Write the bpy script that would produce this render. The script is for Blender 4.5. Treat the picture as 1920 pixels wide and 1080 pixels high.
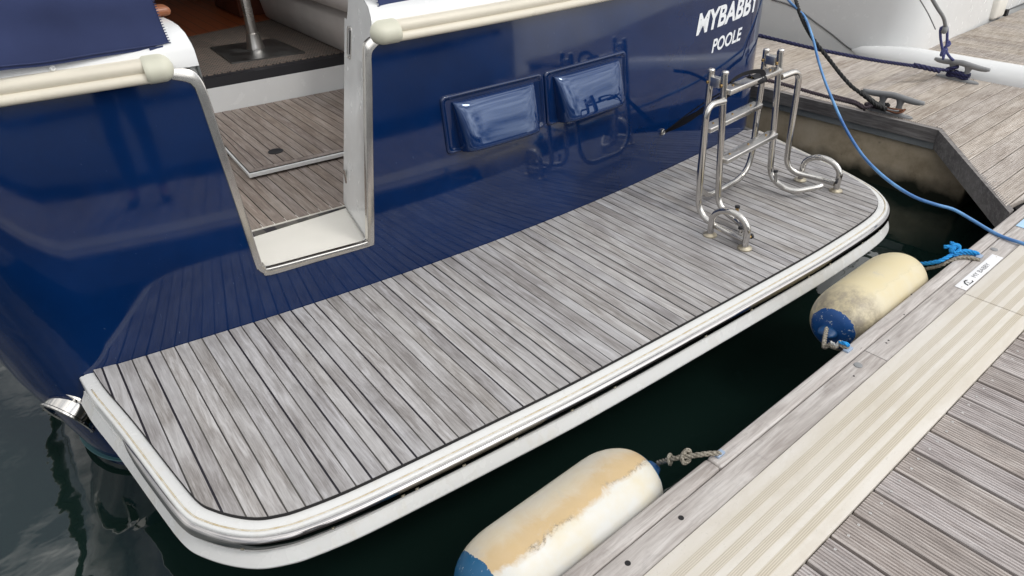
import bpy, bmesh, math, random
import numpy as np
from mathutils import Vector, Matrix, noise as mnoise
from mathutils.geometry import delaunay_2d_cdt
sc = bpy.context.scene
for o in list(bpy.data.objects): bpy.data.objects.remove(o)
R = math.radians
random.seed(7)

# ------------------------------------------------------------------ camera
F, PITCH, ROLL, AZ = 1289.42, .573201, -.0360731, 2.193007 - math.pi / 2
CAM = Vector((0, 0, 2.11))
def cam_axes():
    cp, sp = math.cos(PITCH), math.sin(PITCH)
    u = Vector((0, -cp, -sp)); h = Vector((0, -sp, cp)); r = Vector((1, 0, 0))
    Z = Matrix.Rotation(ROLL, 3, 'Z')
    r, h, u = Z @ r, Z @ h, Z @ u
    return Matrix((math.cos(AZ) * r + math.sin(AZ) * h, -math.sin(AZ) * r + math.cos(AZ) * h, u))
MC = cam_axes()                       # world = MC @ cam (x right, y down, z forward)
cd = bpy.data.cameras.new('camera'); cam = bpy.data.objects.new('camera', cd); sc.collection.objects.link(cam)
cd.sensor_width = 36; cd.lens = 36 * F / 1920; cd.clip_end = 2000; cd.clip_start = .02
RM = MC @ Matrix(((1, 0, 0), (0, -1, 0), (0, 0, -1)))
cam.matrix_world = Matrix.Translation(CAM) @ RM.to_4x4()
sc.camera = cam
sc.cycles.caustics_reflective = False; sc.cycles.caustics_refractive = False; sc.cycles.sample_clamp_indirect = 4; sc.cycles.blur_glossy = .5

# ------------------------------------------------------------------ light
w = bpy.data.worlds.new('World'); sc.world = w; w.use_nodes = True
nt = w.node_tree; nt.nodes.clear()
def N(nt, t, **k):
    n = nt.nodes.new(t)
    for a, b in k.items(): setattr(n, a, b)
    return n
SUN_EL, SUN_ROT = R(52), R(150)
sky = N(nt, 'ShaderNodeTexSky', sky_type='NISHITA', sun_disc=False, sun_elevation=SUN_EL, sun_rotation=SUN_ROT, air_density=1.2, dust_density=2.5)
bg = N(nt, 'ShaderNodeBackground'); out = N(nt, 'ShaderNodeOutputWorld')
tc = N(nt, 'ShaderNodeTexCoord')
mp = N(nt, 'ShaderNodeMapping'); mp.inputs['Scale'].default_value = (1, 1, 2.2)
n1 = N(nt, 'ShaderNodeTexNoise'); n1.inputs['Scale'].default_value = 3.4; n1.inputs['Detail'].default_value = 7; n1.inputs['Roughness'].default_value = .55
rp = N(nt, 'ShaderNodeValToRGB')
rp.color_ramp.elements[0].position = .34; rp.color_ramp.elements[0].color = (3.0, 3.4, 4.0, 1)
rp.color_ramp.elements[1].position = .68; rp.color_ramp.elements[1].color = (19, 18.6, 18.0, 1)
sx = N(nt, 'ShaderNodeSeparateXYZ'); mr = N(nt, 'ShaderNodeMapRange')
mr.inputs['From Min'].default_value = 0; mr.inputs['From Max'].default_value = 1; mr.inputs['To Min'].default_value = .55; mr.inputs['To Max'].default_value = 1.25
vm = N(nt, 'ShaderNodeVectorMath', operation='SCALE')
mx = N(nt, 'ShaderNodeMix', data_type='RGBA'); mx.inputs[0].default_value = .88
L = nt.links.new
L(tc.outputs['Generated'], mp.inputs[0]); L(mp.outputs[0], n1.inputs['Vector']); L(n1.outputs['Fac'], rp.inputs[0])
L(tc.outputs['Generated'], sx.inputs[0]); L(sx.outputs['Z'], mr.inputs['Value'])
gd = N(nt, 'ShaderNodeVectorMath', operation='DOT_PRODUCT'); gd.inputs[1].default_value = (.32, -.80, .52); L(tc.outputs['Generated'], gd.inputs[0])
gp = N(nt, 'ShaderNodeMath', operation='POWER'); gc = N(nt, 'ShaderNodeMath', operation='MAXIMUM'); L(gd.outputs['Value'], gc.inputs[0]); gc.inputs[1].default_value = 0; L(gc.outputs[0], gp.inputs[0]); gp.inputs[1].default_value = 3
gm = N(nt, 'ShaderNodeMath', operation='MULTIPLY_ADD'); L(gp.outputs[0], gm.inputs[0]); gm.inputs[1].default_value = 1.7; L(mr.outputs[0], gm.inputs[2])
L(rp.outputs[0], vm.inputs[0]); L(gm.outputs[0], vm.inputs['Scale'])
L(sky.outputs[0], mx.inputs[6]); L(vm.outputs[0], mx.inputs[7]); L(mx.outputs[2], bg.inputs[0])
bg.inputs[1].default_value = .1; L(bg.outputs[0], out.inputs[0])
sd = bpy.data.lights.new('sun', 'SUN'); sun = bpy.data.objects.new('sun', sd); sc.collection.objects.link(sun)
sd.energy = .9; sd.angle = R(12); sd.color = (1, .97, .92)
sdir = Vector((math.sin(SUN_ROT) * math.cos(SUN_EL), math.cos(SUN_ROT) * math.cos(SUN_EL), math.sin(SUN_EL)))
sun.rotation_euler = sdir.to_track_quat('Z', 'Y').to_euler()
sc.view_settings.view_transform = 'Standard'; sc.view_settings.look = 'None'
sc.view_settings.exposure = -0.2; sc.view_settings.gamma = 1

# ------------------------------------------------------------------ pixel -> place (measuring on known surfaces)
def ray(px, py): return MC @ Vector(((px - 960) / F, (py - 540) / F, 1))
def atz(px, py, z):
    d = ray(px, py); return CAM + d * ((z - CAM.z) / d.z)
def aty(px, py, y):
    d = ray(px, py); return CAM + d * ((y - CAM.y) / d.y)
PA = .674969 - AZ                     # the pontoons lie 3 degrees off the boat
UA = Vector((math.cos(PA), math.sin(PA), 0)); UB = Vector((-math.sin(PA), math.cos(PA), 0))
def D(a, b, z): return UA * a + UB * b + Vector((0, 0, z))
def atA(px, py, a):
    d = ray(px, py); return CAM + d * (a / d.dot(UA))
ZP = .49                              # platform and pontoon level above the water
XC, W, K = 1.83, 2.16, math.tan(R(5.5))
S0 = 1.86
def rx(z):                            # the quarters flare out above the waterline
    f = min(1, max(0, (z - .40) / .10)); f = f * f * (3 - 2 * f)
    return .335 + .02 * f + .22 * max(0, z - .5) - .33 * max(0, .4 - z)
def ybase(x, z=ZP):
    s = abs(x - XC); y = 2.4354 + .0468 * s * s - .00144 * s ** 4 + .003 * (x - XC)
    if s > S0: y += .30 * (1 - math.sqrt(max(0, 1 - min(1, (s - S0) / rx(z)) ** 2)))
    return y
def sy(x, z): return ybase(x, z) + K * (z - ZP)
def T(px, py, off=0):                 # point of the transom
    d = ray(px, py); y = 2.5
    for i in range(30):
        q = CAM + d * (y / d.y); y = .5 * y + .5 * (sy(q.x, q.z) - off)
    return q
def snorm(x, z):
    e = 1e-3; return Vector(((sy(x + e, z) - sy(x - e, z)) / (2 * e), -1, K)).normalized()

# ------------------------------------------------------------------ materials
def mat(name, color=(.5, .5, .5), rough=.5, metal=0, **k):
    m = bpy.data.materials.new(name); m.use_nodes = True
    b = m.node_tree.nodes['Principled BSDF']
    b.inputs['Base Color'].default_value = (*color, 1); b.inputs['Roughness'].default_value = rough; b.inputs['Metallic'].default_value = metal
    for a, v in k.items(): b.inputs[a].default_value = v
    return m
def P(m): return m.node_tree.nodes['Principled BSDF']
def pos(nt, obj=False, rot=0, scale=(1, 1, 1), island=0):
    if obj: src = N(nt, 'ShaderNodeTexCoord').outputs['Object']
    else: src = N(nt, 'ShaderNodeNewGeometry').outputs['Position']
    a = N(nt, 'ShaderNodeMapping'); a.inputs['Rotation'].default_value = (0, 0, rot); nt.links.new(src, a.inputs[0])
    s = N(nt, 'ShaderNodeMapping'); s.inputs['Scale'].default_value = scale; nt.links.new(a.outputs[0], s.inputs[0])
    o = s.outputs[0]
    if island:
        g = N(nt, 'ShaderNodeNewGeometry'); v = N(nt, 'ShaderNodeVectorMath', operation='MULTIPLY_ADD')
        v.inputs[1].default_value = (37, 71, 13); nt.links.new(g.outputs['Random Per Island'], v.inputs[0]); nt.links.new(o, v.inputs[2]); o = v.outputs[0]
    return o
def noi(nt, vec, scale, detail=5, rough=.5, dist=0):
    n = N(nt, 'ShaderNodeTexNoise'); n.inputs['Scale'].default_value = scale; n.inputs['Detail'].default_value = detail
    n.inputs['Roughness'].default_value = rough; n.inputs['Distortion'].default_value = dist
    nt.links.new(vec, n.inputs['Vector']); return n.outputs['Fac']
def ramp(nt, fac, stops):
    r = N(nt, 'ShaderNodeValToRGB'); e = r.color_ramp.elements
    while len(e) < len(stops): e.new(.5)
    for i, (p, c) in enumerate(stops):
        e[i].position = p; e[i].color = (*c, 1) if len(c) == 3 else c
    nt.links.new(fac, r.inputs[0]); return r.outputs[0]
def g3(v): return (v, v, v)
def mixc(nt, fac, a, b, mode='MIX'):
    m = N(nt, 'ShaderNodeMix', data_type='RGBA', blend_type=mode)
    for s, v in ((0, fac), (6, a), (7, b)):
        if isinstance(v, (int, float)): m.inputs[s].default_value = v
        elif isinstance(v, tuple): m.inputs[s].default_value = (*v, 1)
        else: nt.links.new(v, m.inputs[s])
    return m.outputs[2]
def mth(nt, op, a, b=0, c=0, clamp=False):
    m = N(nt, 'ShaderNodeMath', operation=op, use_clamp=clamp)
    for i, v in enumerate((a, b, c)):
        if isinstance(v, (int, float)): m.inputs[i].default_value = v
        else: nt.links.new(v, m.inputs[i])
    return m.outputs[0]
def bump(m, h, strength=.3, dist=.002):
    nt = m.node_tree; b = N(nt, 'ShaderNodeBump'); b.inputs['Strength'].default_value = strength; b.inputs['Distance'].default_value = dist
    nt.links.new(h, b.inputs['Height']); nt.links.new(b.outputs[0], P(m).inputs['Normal'])
def setc(m, c, s='Base Color'): m.node_tree.links.new(c, P(m).inputs[s])

def wood(name, cols, rot=0, along='y', rough=.78, fig=.5, isl=.16, pale=.35, blotch=.5, cracks=True):
    m = mat(name, rough=rough); nt = m.node_tree
    s = (1, .045, 1) if along == 'y' else (.045, 1, 1)
    s2 = (1, .10, 1) if along == 'y' else (.10, 1, 1)
    v = pos(nt, rot=rot, scale=s, island=1); v2 = pos(nt, rot=rot, scale=s2, island=1)
    fine = noi(nt, v, 330, 5, .65); mid = noi(nt, v2, 42, 5, .6, .9); big = noi(nt, pos(nt, rot=rot, island=1), 3.2, 3)
    c = ramp(nt, fine, [(.28, cols[0]), (.52, cols[1]), (.75, cols[2])])
    c2 = ramp(nt, mid, [(.35, cols[0]), (.5, cols[1]), (.66, cols[3])])
    c = mixc(nt, fig, c, c2)
    st3 = noi(nt, pos(nt, rot=rot, scale=(1, .05, 1) if along == 'y' else (.05, 1, 1), island=1), 120, 4, .6, .4)
    c = mixc(nt, ramp(nt, st3, [(.52, g3(0)), (.64, g3(.5))]), c, cols[0])
    c = mixc(nt, ramp(nt, noi(nt, v2, 15, 4, .6, 1.2), [(.60, g3(0)), (.72, g3(.6))]), c, cols[3])
    g = N(nt, 'ShaderNodeNewGeometry')
    wn = N(nt, 'ShaderNodeTexWhiteNoise', noise_dimensions='1D'); nt.links.new(mth(nt, 'MULTIPLY', g.outputs['Random Per Island'], 917.3), wn.inputs['W'])
    tint = ramp(nt, wn.outputs['Value'], [(0, (.8, .78, .8)), (.3, (1, .97, .93)), (.62, (.95, .95, 1.0)), (1, (1.2, 1.18, 1.16))])
    c = mixc(nt, min(1, isl * 4), c, mixc(nt, 1.0, c, tint, 'MULTIPLY'))
    c = mixc(nt, ramp(nt, big, [(.42, g3(0)), (.7, g3(pale))]), c, cols[3])
    c = mixc(nt, ramp(nt, noi(nt, pos(nt, rot=rot, island=1), 9, 6, .7, .5), [(.56, g3(0)), (.72, g3(blotch))]), c, mixc(nt, 1.0, c, (.74, .73, .74), 'MULTIPLY'))
    setc(m, c)
    if cracks:
        ck_ = ramp(nt, noi(nt, pos(nt, rot=rot, scale=(1, .07, 1) if along == 'y' else (.07, 1, 1), island=1), 75, 7, .75, 1.2), [(.655, g3(0)), (.68, g3(.85))])
        c = mixc(nt, mth(nt, 'MULTIPLY', ck_, ramp(nt, noi(nt, pos(nt, rot=rot), 6, 4), [(.45, g3(0)), (.55, g3(1))])), c, (.07, .06, .055)); setc(m, c)
    h = mth(nt, 'ADD', mth(nt, 'MULTIPLY', fine, .7), mth(nt, 'MULTIPLY', st3, -.6)); bump(m, h, .5, .0018)
    return m
M = {}
M['teak'] = wood('weathered_teak', [(.165, .15, .14), (.32, .305, .295), (.45, .435, .425), (.58, .575, .58)], pale=.4, isl=.17)
M['teak_in'] = wood('cockpit_teak', [(.13, .10, .085), (.24, .195, .165), (.33, .28, .24), (.38, .34, .31)], pale=.25)
M['board'] = wood('grooved_decking', [(.19, .165, .152), (.44, .395, .37), (.58, .535, .505), (.64, .61, .585)], rot=-PA, along='y', pale=.3, isl=.2)
M['board_a'] = wood('grooved_decking_grey', [(.23, .19, .155), (.45, .40, .345), (.60, .55, .485), (.64, .60, .55)], rot=-PA, along='x', pale=.3, isl=.2)
M['edge'] = wood('smooth_edge_timber', [(.25, .22, .20), (.43, .395, .37), (.54, .505, .48), (.63, .605, .58)], rot=-PA, along='x', pale=.3, fig=.6, isl=.1, blotch=.8)
M['edge_dark'] = wood('dark_edge_timber', [(.10, .09, .085), (.18, .165, .155), (.26, .245, .23), (.34, .32, .30)], rot=-PA, along='y', pale=.4, fig=.6)
M['caulk'] = mat('black_caulking', (.018, .017, .022), .6)
nt_ = M['caulk'].node_tree
sp = N(nt_, 'ShaderNodeSeparateXYZ'); nt_.links.new(pos(nt_), sp.inputs[0])
idx = mth(nt_, 'ROUND', mth(nt_, 'DIVIDE', mth(nt_, 'ADD', sp.outputs[0], .0215), .0508))
wn = N(nt_, 'ShaderNodeTexWhiteNoise', noise_dimensions='1D'); nt_.links.new(idx, wn.inputs['W'])
md_ = mth(nt_, 'MODULO', mth(nt_, 'ADD', mth(nt_, 'MULTIPLY', idx, 7919), 7919 * 130), 13)
dk_ = None
for v_ in (0, 3, 4, 7, 11):
    q_ = mth(nt_, 'LESS_THAN', mth(nt_, 'ABSOLUTE', mth(nt_, 'SUBTRACT', md_, v_)), .5); dk_ = q_ if dk_ is None else mth(nt_, 'ADD', dk_, q_)
setc(M['caulk'], mixc(nt_, dk_, ramp(nt_, wn.outputs['Value'], [(.0, (.05, .047, .045)), (1, (.12, .112, .10))]), (.016, .014, .02)))
M['void'] = mat('dark_gap', (.012, .011, .012), .8)

def gel(name, c, rough, ior=1.5, spec=None, blot=.0, bumps=0):
    m = mat(name, c, rough, IOR=ior); nt = m.node_tree
    n = noi(nt, pos(nt), 3, 5, .6)
    setc(m, mixc(nt, ramp(nt, n, [(.35, g3(0)), (.7, g3(1))]), tuple(v * (1 - blot) for v in c), c))
    nr = noi(nt, pos(nt), 14, 4); nt.links.new(ramp(nt, nr, [(.3, g3(rough * .7)), (.75, g3(rough * 1.4))]), P(m).inputs['Roughness'])
    if bumps: bump(m, noi(nt, pos(nt), 1.6, 2), bumps, .02)
    return m
M['blue'] = gel('navy_gelcoat', (.002, .021, .105), .055, 1.6, blot=.25, bumps=.12)
nt_ = M['blue'].node_tree
sc1 = ramp(nt_, noi(nt_, pos(nt_, scale=(1, 1, .35)), 55, 3, .5, 3.5), [(.735, g3(0)), (.77, g3(.5))])
blb = mixc(nt_, ramp(nt_, noi(nt_, pos(nt_), 3, 5, .6), [(.35, g3(0)), (.7, g3(1))]), (.0014, .0135, .062), (.0018, .019, .086))
setc(M['blue'], mixc(nt_, sc1, blb, (.10, .15, .25)))
M['blue_hood'] = gel('polished_navy_gelcoat', (.003, .022, .10), .03, 1.85, blot=.2); P(M['blue_hood']).inputs['Specular Tint'].default_value = (.62, .76, 1, 1)
M['white'] = gel('white_gelcoat', (.76, .765, .76), .22, blot=.05)
M['offwhite'] = gel('cream_nonslip', (.80, .775, .71), .45, blot=.06)
M['rim'] = gel('stained_white_moulding', (.80, .79, .76), .25, blot=.07)
nt_ = M['rim'].node_tree
st = ramp(nt_, noi(nt_, pos(nt_, scale=(1, 1, .3)), 14, 6, .7), [(.52, g3(0)), (.72, g3(.28))])
setc(M['rim'], mixc(nt_, st, (.69, .69, .675), (.58, .52, .40)))
M['tan'] = mat('tan_stain_line', (.62, .53, .36), .5)
nt_ = M['tan'].node_tree
setc(M['tan'], mixc(nt_, ramp(nt_, noi(nt_, pos(nt_), 22, 6, .7), [(.4, g3(0)), (.62, g3(1))]), (.64, .60, .51), (.50, .40, .24)))
M['rail'] = gel('cream_rubber_rail', (.70, .65, .54), .38, blot=.08)
M['railcap'] = gel('aged_cream_cap', (.66, .65, .53), .45, blot=.14)
def steel(name, rough=.14, c=(.62, .6, .57)):
    m = mat(name, c, rough, 1); nt = m.node_tree
    n = noi(nt, pos(nt), 30, 5, .6)
    setc(m, ramp(nt, n, [(.35, tuple(v * .93 for v in c)), (.62, c)]))
    nt.links.new(ramp(nt, noi(nt, pos(nt), 8, 3), [(.3, g3(rough * .8)), (.8, g3(rough * 1.35))]), P(m).inputs['Roughness'])
    return m
M['steel'] = steel('polished_stainless'); M['brushed'] = steel('satin_stainless', .3, (.72, .7, .67)); M['trim'] = steel('gate_trim_stainless', .18, (.66, .64, .61)); M['strip'] = steel('stainless_rub_strip', .12, (.55, .53, .52))
M['brass'] = steel('tarnished_brass', .35, (.45, .30, .13)); M['flange'] = steel('stained_steel_flange', .4, (.6, .54, .42))
M['alu'] = gel('grey_aluminium', (.30, .315, .32), .5, blot=.25)
M['galv'] = gel('galvanised_cleat', (.30, .305, .31), .62, blot=.3)
M['rust'] = gel('rusty_iron', (.24, .09, .04), .8, blot=.5)
M['plate'] = steel('dull_base_plate', .4, (.26, .265, .265)); M['black'] = mat('black_rubber', (.02, .02, .024), .5)
M['strap'] = mat('black_webbing', (.012, .012, .016), .75)
def cloth(name, c, c2, sc_=900):
    m = mat(name, c, .9); nt = m.node_tree
    P(m).inputs['Sheen Weight'].default_value = .15
    setc(m, mixc(nt, noi(nt, pos(nt), 7, 5), c, c2)); bump(m, noi(nt, pos(nt), sc_, 2), .3, .0006); return m
M['canvas'] = cloth('navy_canvas', (.013, .022, .075), (.028, .044, .13))
M['sofa'] = cloth('taupe_upholstery', (.40, .36, .34), (.52, .48, .45), 300)
M['carpet'] = mat('brown_woven_mat', (.1, .08, .07), .95)
nt_ = M['carpet'].node_tree
ck = N(nt_, 'ShaderNodeTexBrick'); nt_.links.new(pos(nt_, rot=.5), ck.inputs['Vector']); ck.inputs['Scale'].default_value = 13
ck.inputs['Color1'].default_value = (.22, .165, .135, 1); ck.inputs['Color2'].default_value = (.15, .13, .11, 1); ck.inputs['Mortar'].default_value = (.035, .03, .028, 1); ck.inputs['Mortar Size'].default_value = .035
setc(M['carpet'], ck.outputs['Color'])
M['cherry'] = mat('cherry_floor', (.2, .05, .02), .35)
nt_ = M['cherry'].node_tree
sp = N(nt_, 'ShaderNodeSeparateXYZ'); nt_.links.new(pos(nt_), sp.inputs[0])
fr = mth(nt_, 'FRACT', mth(nt_, 'DIVIDE', sp.outputs[0], .09))
setc(M['cherry'], mixc(nt_, mth(nt_, 'LESS_THAN', fr, .06), mixc(nt_, noi(nt_, pos(nt_, scale=(1, .1, 1)), 40, 5), (.40, .11, .035), (.26, .06, .02)), (.02, .008, .005)))
M['darkwood'] = mat('dark_cherry_panel', (.09, .028, .016), .35); M['varnish'] = mat('varnished_teak', (.30, .11, .05), .3)
M['wallin'] = mat('saloon_lining', (.35, .3, .27), .8)
def rope_m(name, c, c2):
    m = mat(name, c, .85); nt = m.node_tree
    setc(m, mixc(nt, ramp(nt, noi(nt, pos(nt), 160, 3), [(.4, g3(0)), (.6, g3(1))]), c, c2)); return m
M['r_black'] = rope_m('black_rope', (.012, .013, .014), (.035, .035, .035)); M['r_dark'] = rope_m('dark_purple_rope', (.02, .012, .02), (.05, .035, .045))
M['r_navy'] = rope_m('navy_rope', (.010, .011, .045), (.028, .03, .10)); M['r_nlite'] = rope_m('faded_navy_rope', (.045, .05, .16), (.09, .10, .25))
M['r_grey'] = rope_m('weathered_grey_rope', (.16, .14, .11), (.36, .33, .27)); M['r_cyan'] = rope_m('bright_blue_rope', (.01, .20, .55), (.02, .34, .75))
M['cable'] = mat('blue_rubber_cable', (.10, .28, .60), .4)
nt_ = M['cable'].node_tree
setc(M['cable'], mixc(nt_, ramp(nt_, noi(nt_, pos(nt_), 5, 4), [(.4, g3(0)), (.65, g3(1))]), (.05, .16, .42), (.16, .38, .68)))
M['shackle'] = mat('pale_blue_plastic', (.30, .38, .50), .5)
M['sign'] = mat('white_plastic_plate', (.84, .84, .85), .4); M['ink'] = mat('black_ink', (.015, .015, .02), .5); M['greyink'] = mat('grey_ink', (.16, .16, .17), .5)
M['lettering'] = mat('white_vinyl', (.82, .84, .86), .35)
M['bluepl'] = mat('light_blue_plate', (.45, .66, .86), .5)
# ribbed plastic walkway strip
m = M['strip_pl'] = mat('ribbed_cream_plastic', rough=.55); nt_ = m.node_tree
sp = N(nt_, 'ShaderNodeSeparateXYZ'); nt_.links.new(pos(nt_, rot=-PA), sp.inputs[0])
t = mth(nt_, 'DIVIDE', mth(nt_, 'SUBTRACT', .658, sp.outputs[1]), .25)
band = None
for c in (.235, .43, .62, .81):
    b_ = mth(nt_, 'LESS_THAN', mth(nt_, 'ABSOLUTE', mth(nt_, 'SUBTRACT', t, c)), .052)
    band = b_ if band is None else mth(nt_, 'ADD', band, b_)
rib = mth(nt_, 'MULTIPLY', mth(nt_, 'ADD', mth(nt_, 'SINE', mth(nt_, 'MULTIPLY', t, 2 * math.pi * 44)), 1), .5)
base = mixc(nt_, ramp(nt_, noi(nt_, pos(nt_, rot=-PA, scale=(.12, 1, 1)), 17, 5, .6), [(.35, g3(0)), (.7, g3(1))]), (.62, .57, .49), (.70, .665, .61))
base = mixc(nt_, ramp(nt_, noi(nt_, pos(nt_, rot=-PA, scale=(.5, 1, 1)), 5, 7, .7, .6), [(.52, g3(0)), (.66, g3(.45))]), base, (.53, .475, .39))
spk = ramp(nt_, noi(nt_, pos(nt_, rot=-PA, scale=(.7, 1, 1)), 120, 3, .7, 1.5), [(.60, g3(0)), (.68, g3(.55))])
base = mixc(nt_, spk, base, (.52, .49, .42))
wear = ramp(nt_, noi(nt_, pos(nt_, rot=-PA, scale=(.3, 1, 1)), 6, 4), [(.35, g3(.55)), (.6, g3(1))])
bc = mixc(nt_, mth(nt_, 'MULTIPLY', rib, .8), (.58, .515, .41), (.37, .315, .225))
setc(m, mixc(nt_, mth(nt_, 'MULTIPLY', band, mth(nt_, 'MULTIPLY', wear, .82)), base, bc))
bump(m, mth(nt_, 'MULTIPLY', band, rib), .5, .0012)
# concrete
m = M['concrete'] = mat('stained_concrete', rough=.9); nt_ = m.node_tree
sp = N(nt_, 'ShaderNodeSeparateXYZ'); nt_.links.new(pos(nt_), sp.inputs[0])
c = ramp(nt_, noi(nt_, pos(nt_), 5, 8, .65), [(.3, (.38, .30, .20)), (.5, (.54, .44, .31)), (.7, (.62, .52, .39))])
c = mixc(nt_, ramp(nt_, noi(nt_, pos(nt_), 60, 6, .8), [(.62, g3(0)), (.7, g3(.8))]), c, (.30, .28, .25))
c = mixc(nt_, ramp(nt_, noi(nt_, pos(nt_, scale=(1, 1, .5)), 16, 6, .7), [(.62, g3(0)), (.70, g3(.6))]), c, (.06, .053, .04))
wl = mth(nt_, 'ADD', sp.outputs[2], mth(nt_, 'MULTIPLY', mth(nt_, 'SUBTRACT', noi(nt_, pos(nt_), 7, 5), .5), .16))
c = mixc(nt_, ramp(nt_, wl, [(.05, g3(1)), (.16, g3(0))]), c, (.014, .017, .008))
setc(m, c); bump(m, noi(nt_, pos(nt_), 90, 6, .7), .5, .003)
# water
m = M['water'] = mat('harbour_water', (.007, .017, .014), .02, IOR=1.75); nt_ = m.node_tree
P(m).inputs['IOR'].default_value = 2.0
hh = mth(nt_, 'ADD', mth(nt_, 'MULTIPLY', noi(nt_, pos(nt_), 2.2, 2, .5, .3), 1), mth(nt_, 'MULTIPLY', noi(nt_, pos(nt_, scale=(1, 1.5, 1)), 8, 2, .5), .10))
bump(m, hh, .38, .026)
# fender vinyl
def fender_mat(name, seed, cap, tan, amount, lo_, hi_, dirty, cream):
    m = mat(name, rough=.42); nt = m.node_tree
    tcn = N(nt, 'ShaderNodeTexCoord'); mpn = N(nt, 'ShaderNodeMapping'); mpn.inputs['Location'].default_value = (seed, seed * .7, 0)
    nt.links.new(tcn.outputs['Object'], mpn.inputs[0]); v = mpn.outputs[0]
    sp = N(nt, 'ShaderNodeSeparateXYZ'); nt.links.new(tcn.outputs['Object'], sp.inputs[0])
    c = ramp(nt, noi(nt, v, 9, 5, .6), [(.40, tuple(a_ * (1 - dirty * .7) + b_ * dirty * .7 for a_, b_ in zip((.66, .655, .62), cream))), (.72, cream)])
    up = mth(nt, 'ADD', mth(nt, 'ADD', mth(nt, 'MULTIPLY', sp.outputs[2], .8), mth(nt, 'MULTIPLY', sp.outputs[1], 1.5)), mth(nt, 'MULTIPLY', mth(nt, 'SUBTRACT', noi(nt, v, 11, 8, .7, .6), .5), .16))
    stain = ramp(nt, up, [(amount - .03, g3(0)), (amount - .012, g3(.35)), (amount + .008, g3(.92)), (amount + .07, g3(.85)), (amount + .17, g3(.18))])
    c = mixc(nt, stain, c, mixc(nt, noi(nt, v, 20, 6, .7), tan, tuple(x * .82 for x in tan)))
    edge = ramp(nt, up, [(amount - .02, g3(0)), (amount - .004, g3(1)), (amount + .016, g3(0))])
    dirt = mth(nt, 'MULTIPLY', edge, ramp(nt, noi(nt, v, 90, 5, .8), [(.44, g3(0)), (.60, g3(.9))]))
    dirt = mth(nt, 'MULTIPLY', dirt, ramp(nt, noi(nt, v, 5, 3), [(.42, g3(0)), (.55, g3(1))]))
    c = mixc(nt, ramp(nt, up, [(amount + .05, g3(0)), (amount + .2, g3(.6))]), c, cream)
    c = mixc(nt, dirt, c, (.13, .11, .085))
    gr = ramp(nt, noi(nt, v, 7, 6, .7), [(.6, g3(0)), (.7, g3(.5))]); c = mixc(nt, gr, c, (.50, .47, .42))
    xe = mth(nt, 'ADD', sp.outputs[0], mth(nt, 'MULTIPLY', mth(nt, 'SUBTRACT', noi(nt, v, 14, 6, .7), .5), .03))
    lo = mth(nt, 'LESS_THAN', xe, lo_); hi = mth(nt, 'GREATER_THAN', xe, hi_)
    near = mth(nt, 'MULTIPLY', ramp(nt, mth(nt, 'ADD', xe, 1), [(1 + lo_ - .001, g3(0)), (1 + lo_, g3(1)), (1 + lo_ + .10, g3(.75)), (1 + lo_ + .17, g3(0))]), ramp(nt, noi(nt, v, 18, 7, .75), [(.38, g3(.2)), (.6, g3(1))]))
    c = mixc(nt, mth(nt, 'MULTIPLY', near, dirty), c, (.27, .235, .19))
    scr = ramp(nt, noi(nt, pos(nt, obj=True, scale=(.15, 1, 1)), 70, 5, .7), [(.6, g3(0)), (.64, g3(.75))])
    capc = mixc(nt, scr, cap, (.55, .60, .62))
    c = mixc(nt, mth(nt, 'ADD', lo, hi, clamp=True), c, capc)
    setc(m, c); bump(m, noi(nt, v, 40, 5, .7), .12, .002); return m

# ------------------------------------------------------------------ object helpers
ROOT = {}
def tag(o, label=None, cat=None, group=None, kind=None):
    if label: o['label'] = label
    if cat: o['category'] = cat
    if group: o['group'] = group
    if kind: o['kind'] = kind
    return o
def thing(name, loc, label, cat, group=None, mesh=None):
    o = bpy.data.objects.new(name, mesh); sc.collection.objects.link(o); o.location = loc
    ROOT[o.name] = Vector(loc); return tag(o, label, cat, group)
def part(name, vf, m, parent=None, smooth=False, auto=None, loc=None):
    """one mesh object from (verts, faces) in world space"""
    vs, fs = vf[0], vf[1]
    off = ROOT[parent.name] if parent else Vector(loc or (0, 0, 0))
    me = bpy.data.meshes.new(name)
    me.from_pydata([tuple(Vector(v) - off) for v in vs], [], [tuple(f) for f in fs])
    me.materials.append(m)
    if smooth: me.polygons.foreach_set('use_smooth', [True] * len(me.polygons))
    me.update()
    if auto is not None:
        me.polygons.foreach_set('use_smooth', [True] * len(me.polygons)); me.set_sharp_from_angle(angle=R(auto))
    o = bpy.data.objects.new(name, me); sc.collection.objects.link(o)
    if parent:
        o.parent = parent; ROOT[o.name] = off
    else:
        o.location = off; ROOT[o.name] = off
    return o
def addmat(o, m, fn):
    o.data.materials.append(m); k = len(o.data.materials) - 1
    for p in o.data.polygons:
        if fn(p, o.data): p.material_index = k
def join(*vfs):
    V, Fs = [], []
    for vf in vfs:
        n = len(V); V += list(vf[0]); Fs += [tuple(i + n for i in f) for f in vf[1]]
    return V, Fs
def prism(poly, z0, z1):
    n = len(poly)
    a = sum(poly[i][0] * poly[(i + 1) % n][1] - poly[(i + 1) % n][0] * poly[i][1] for i in range(n))
    if a < 0: poly = poly[::-1]
    V = [(p[0], p[1], z0) for p in poly] + [(p[0], p[1], z1) for p in poly]
    Fc = [tuple(range(n))[::-1], tuple(range(n, 2 * n))] + [(i, (i + 1) % n, n + (i + 1) % n, n + i) for i in range(n)]
    return V, Fc
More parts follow.
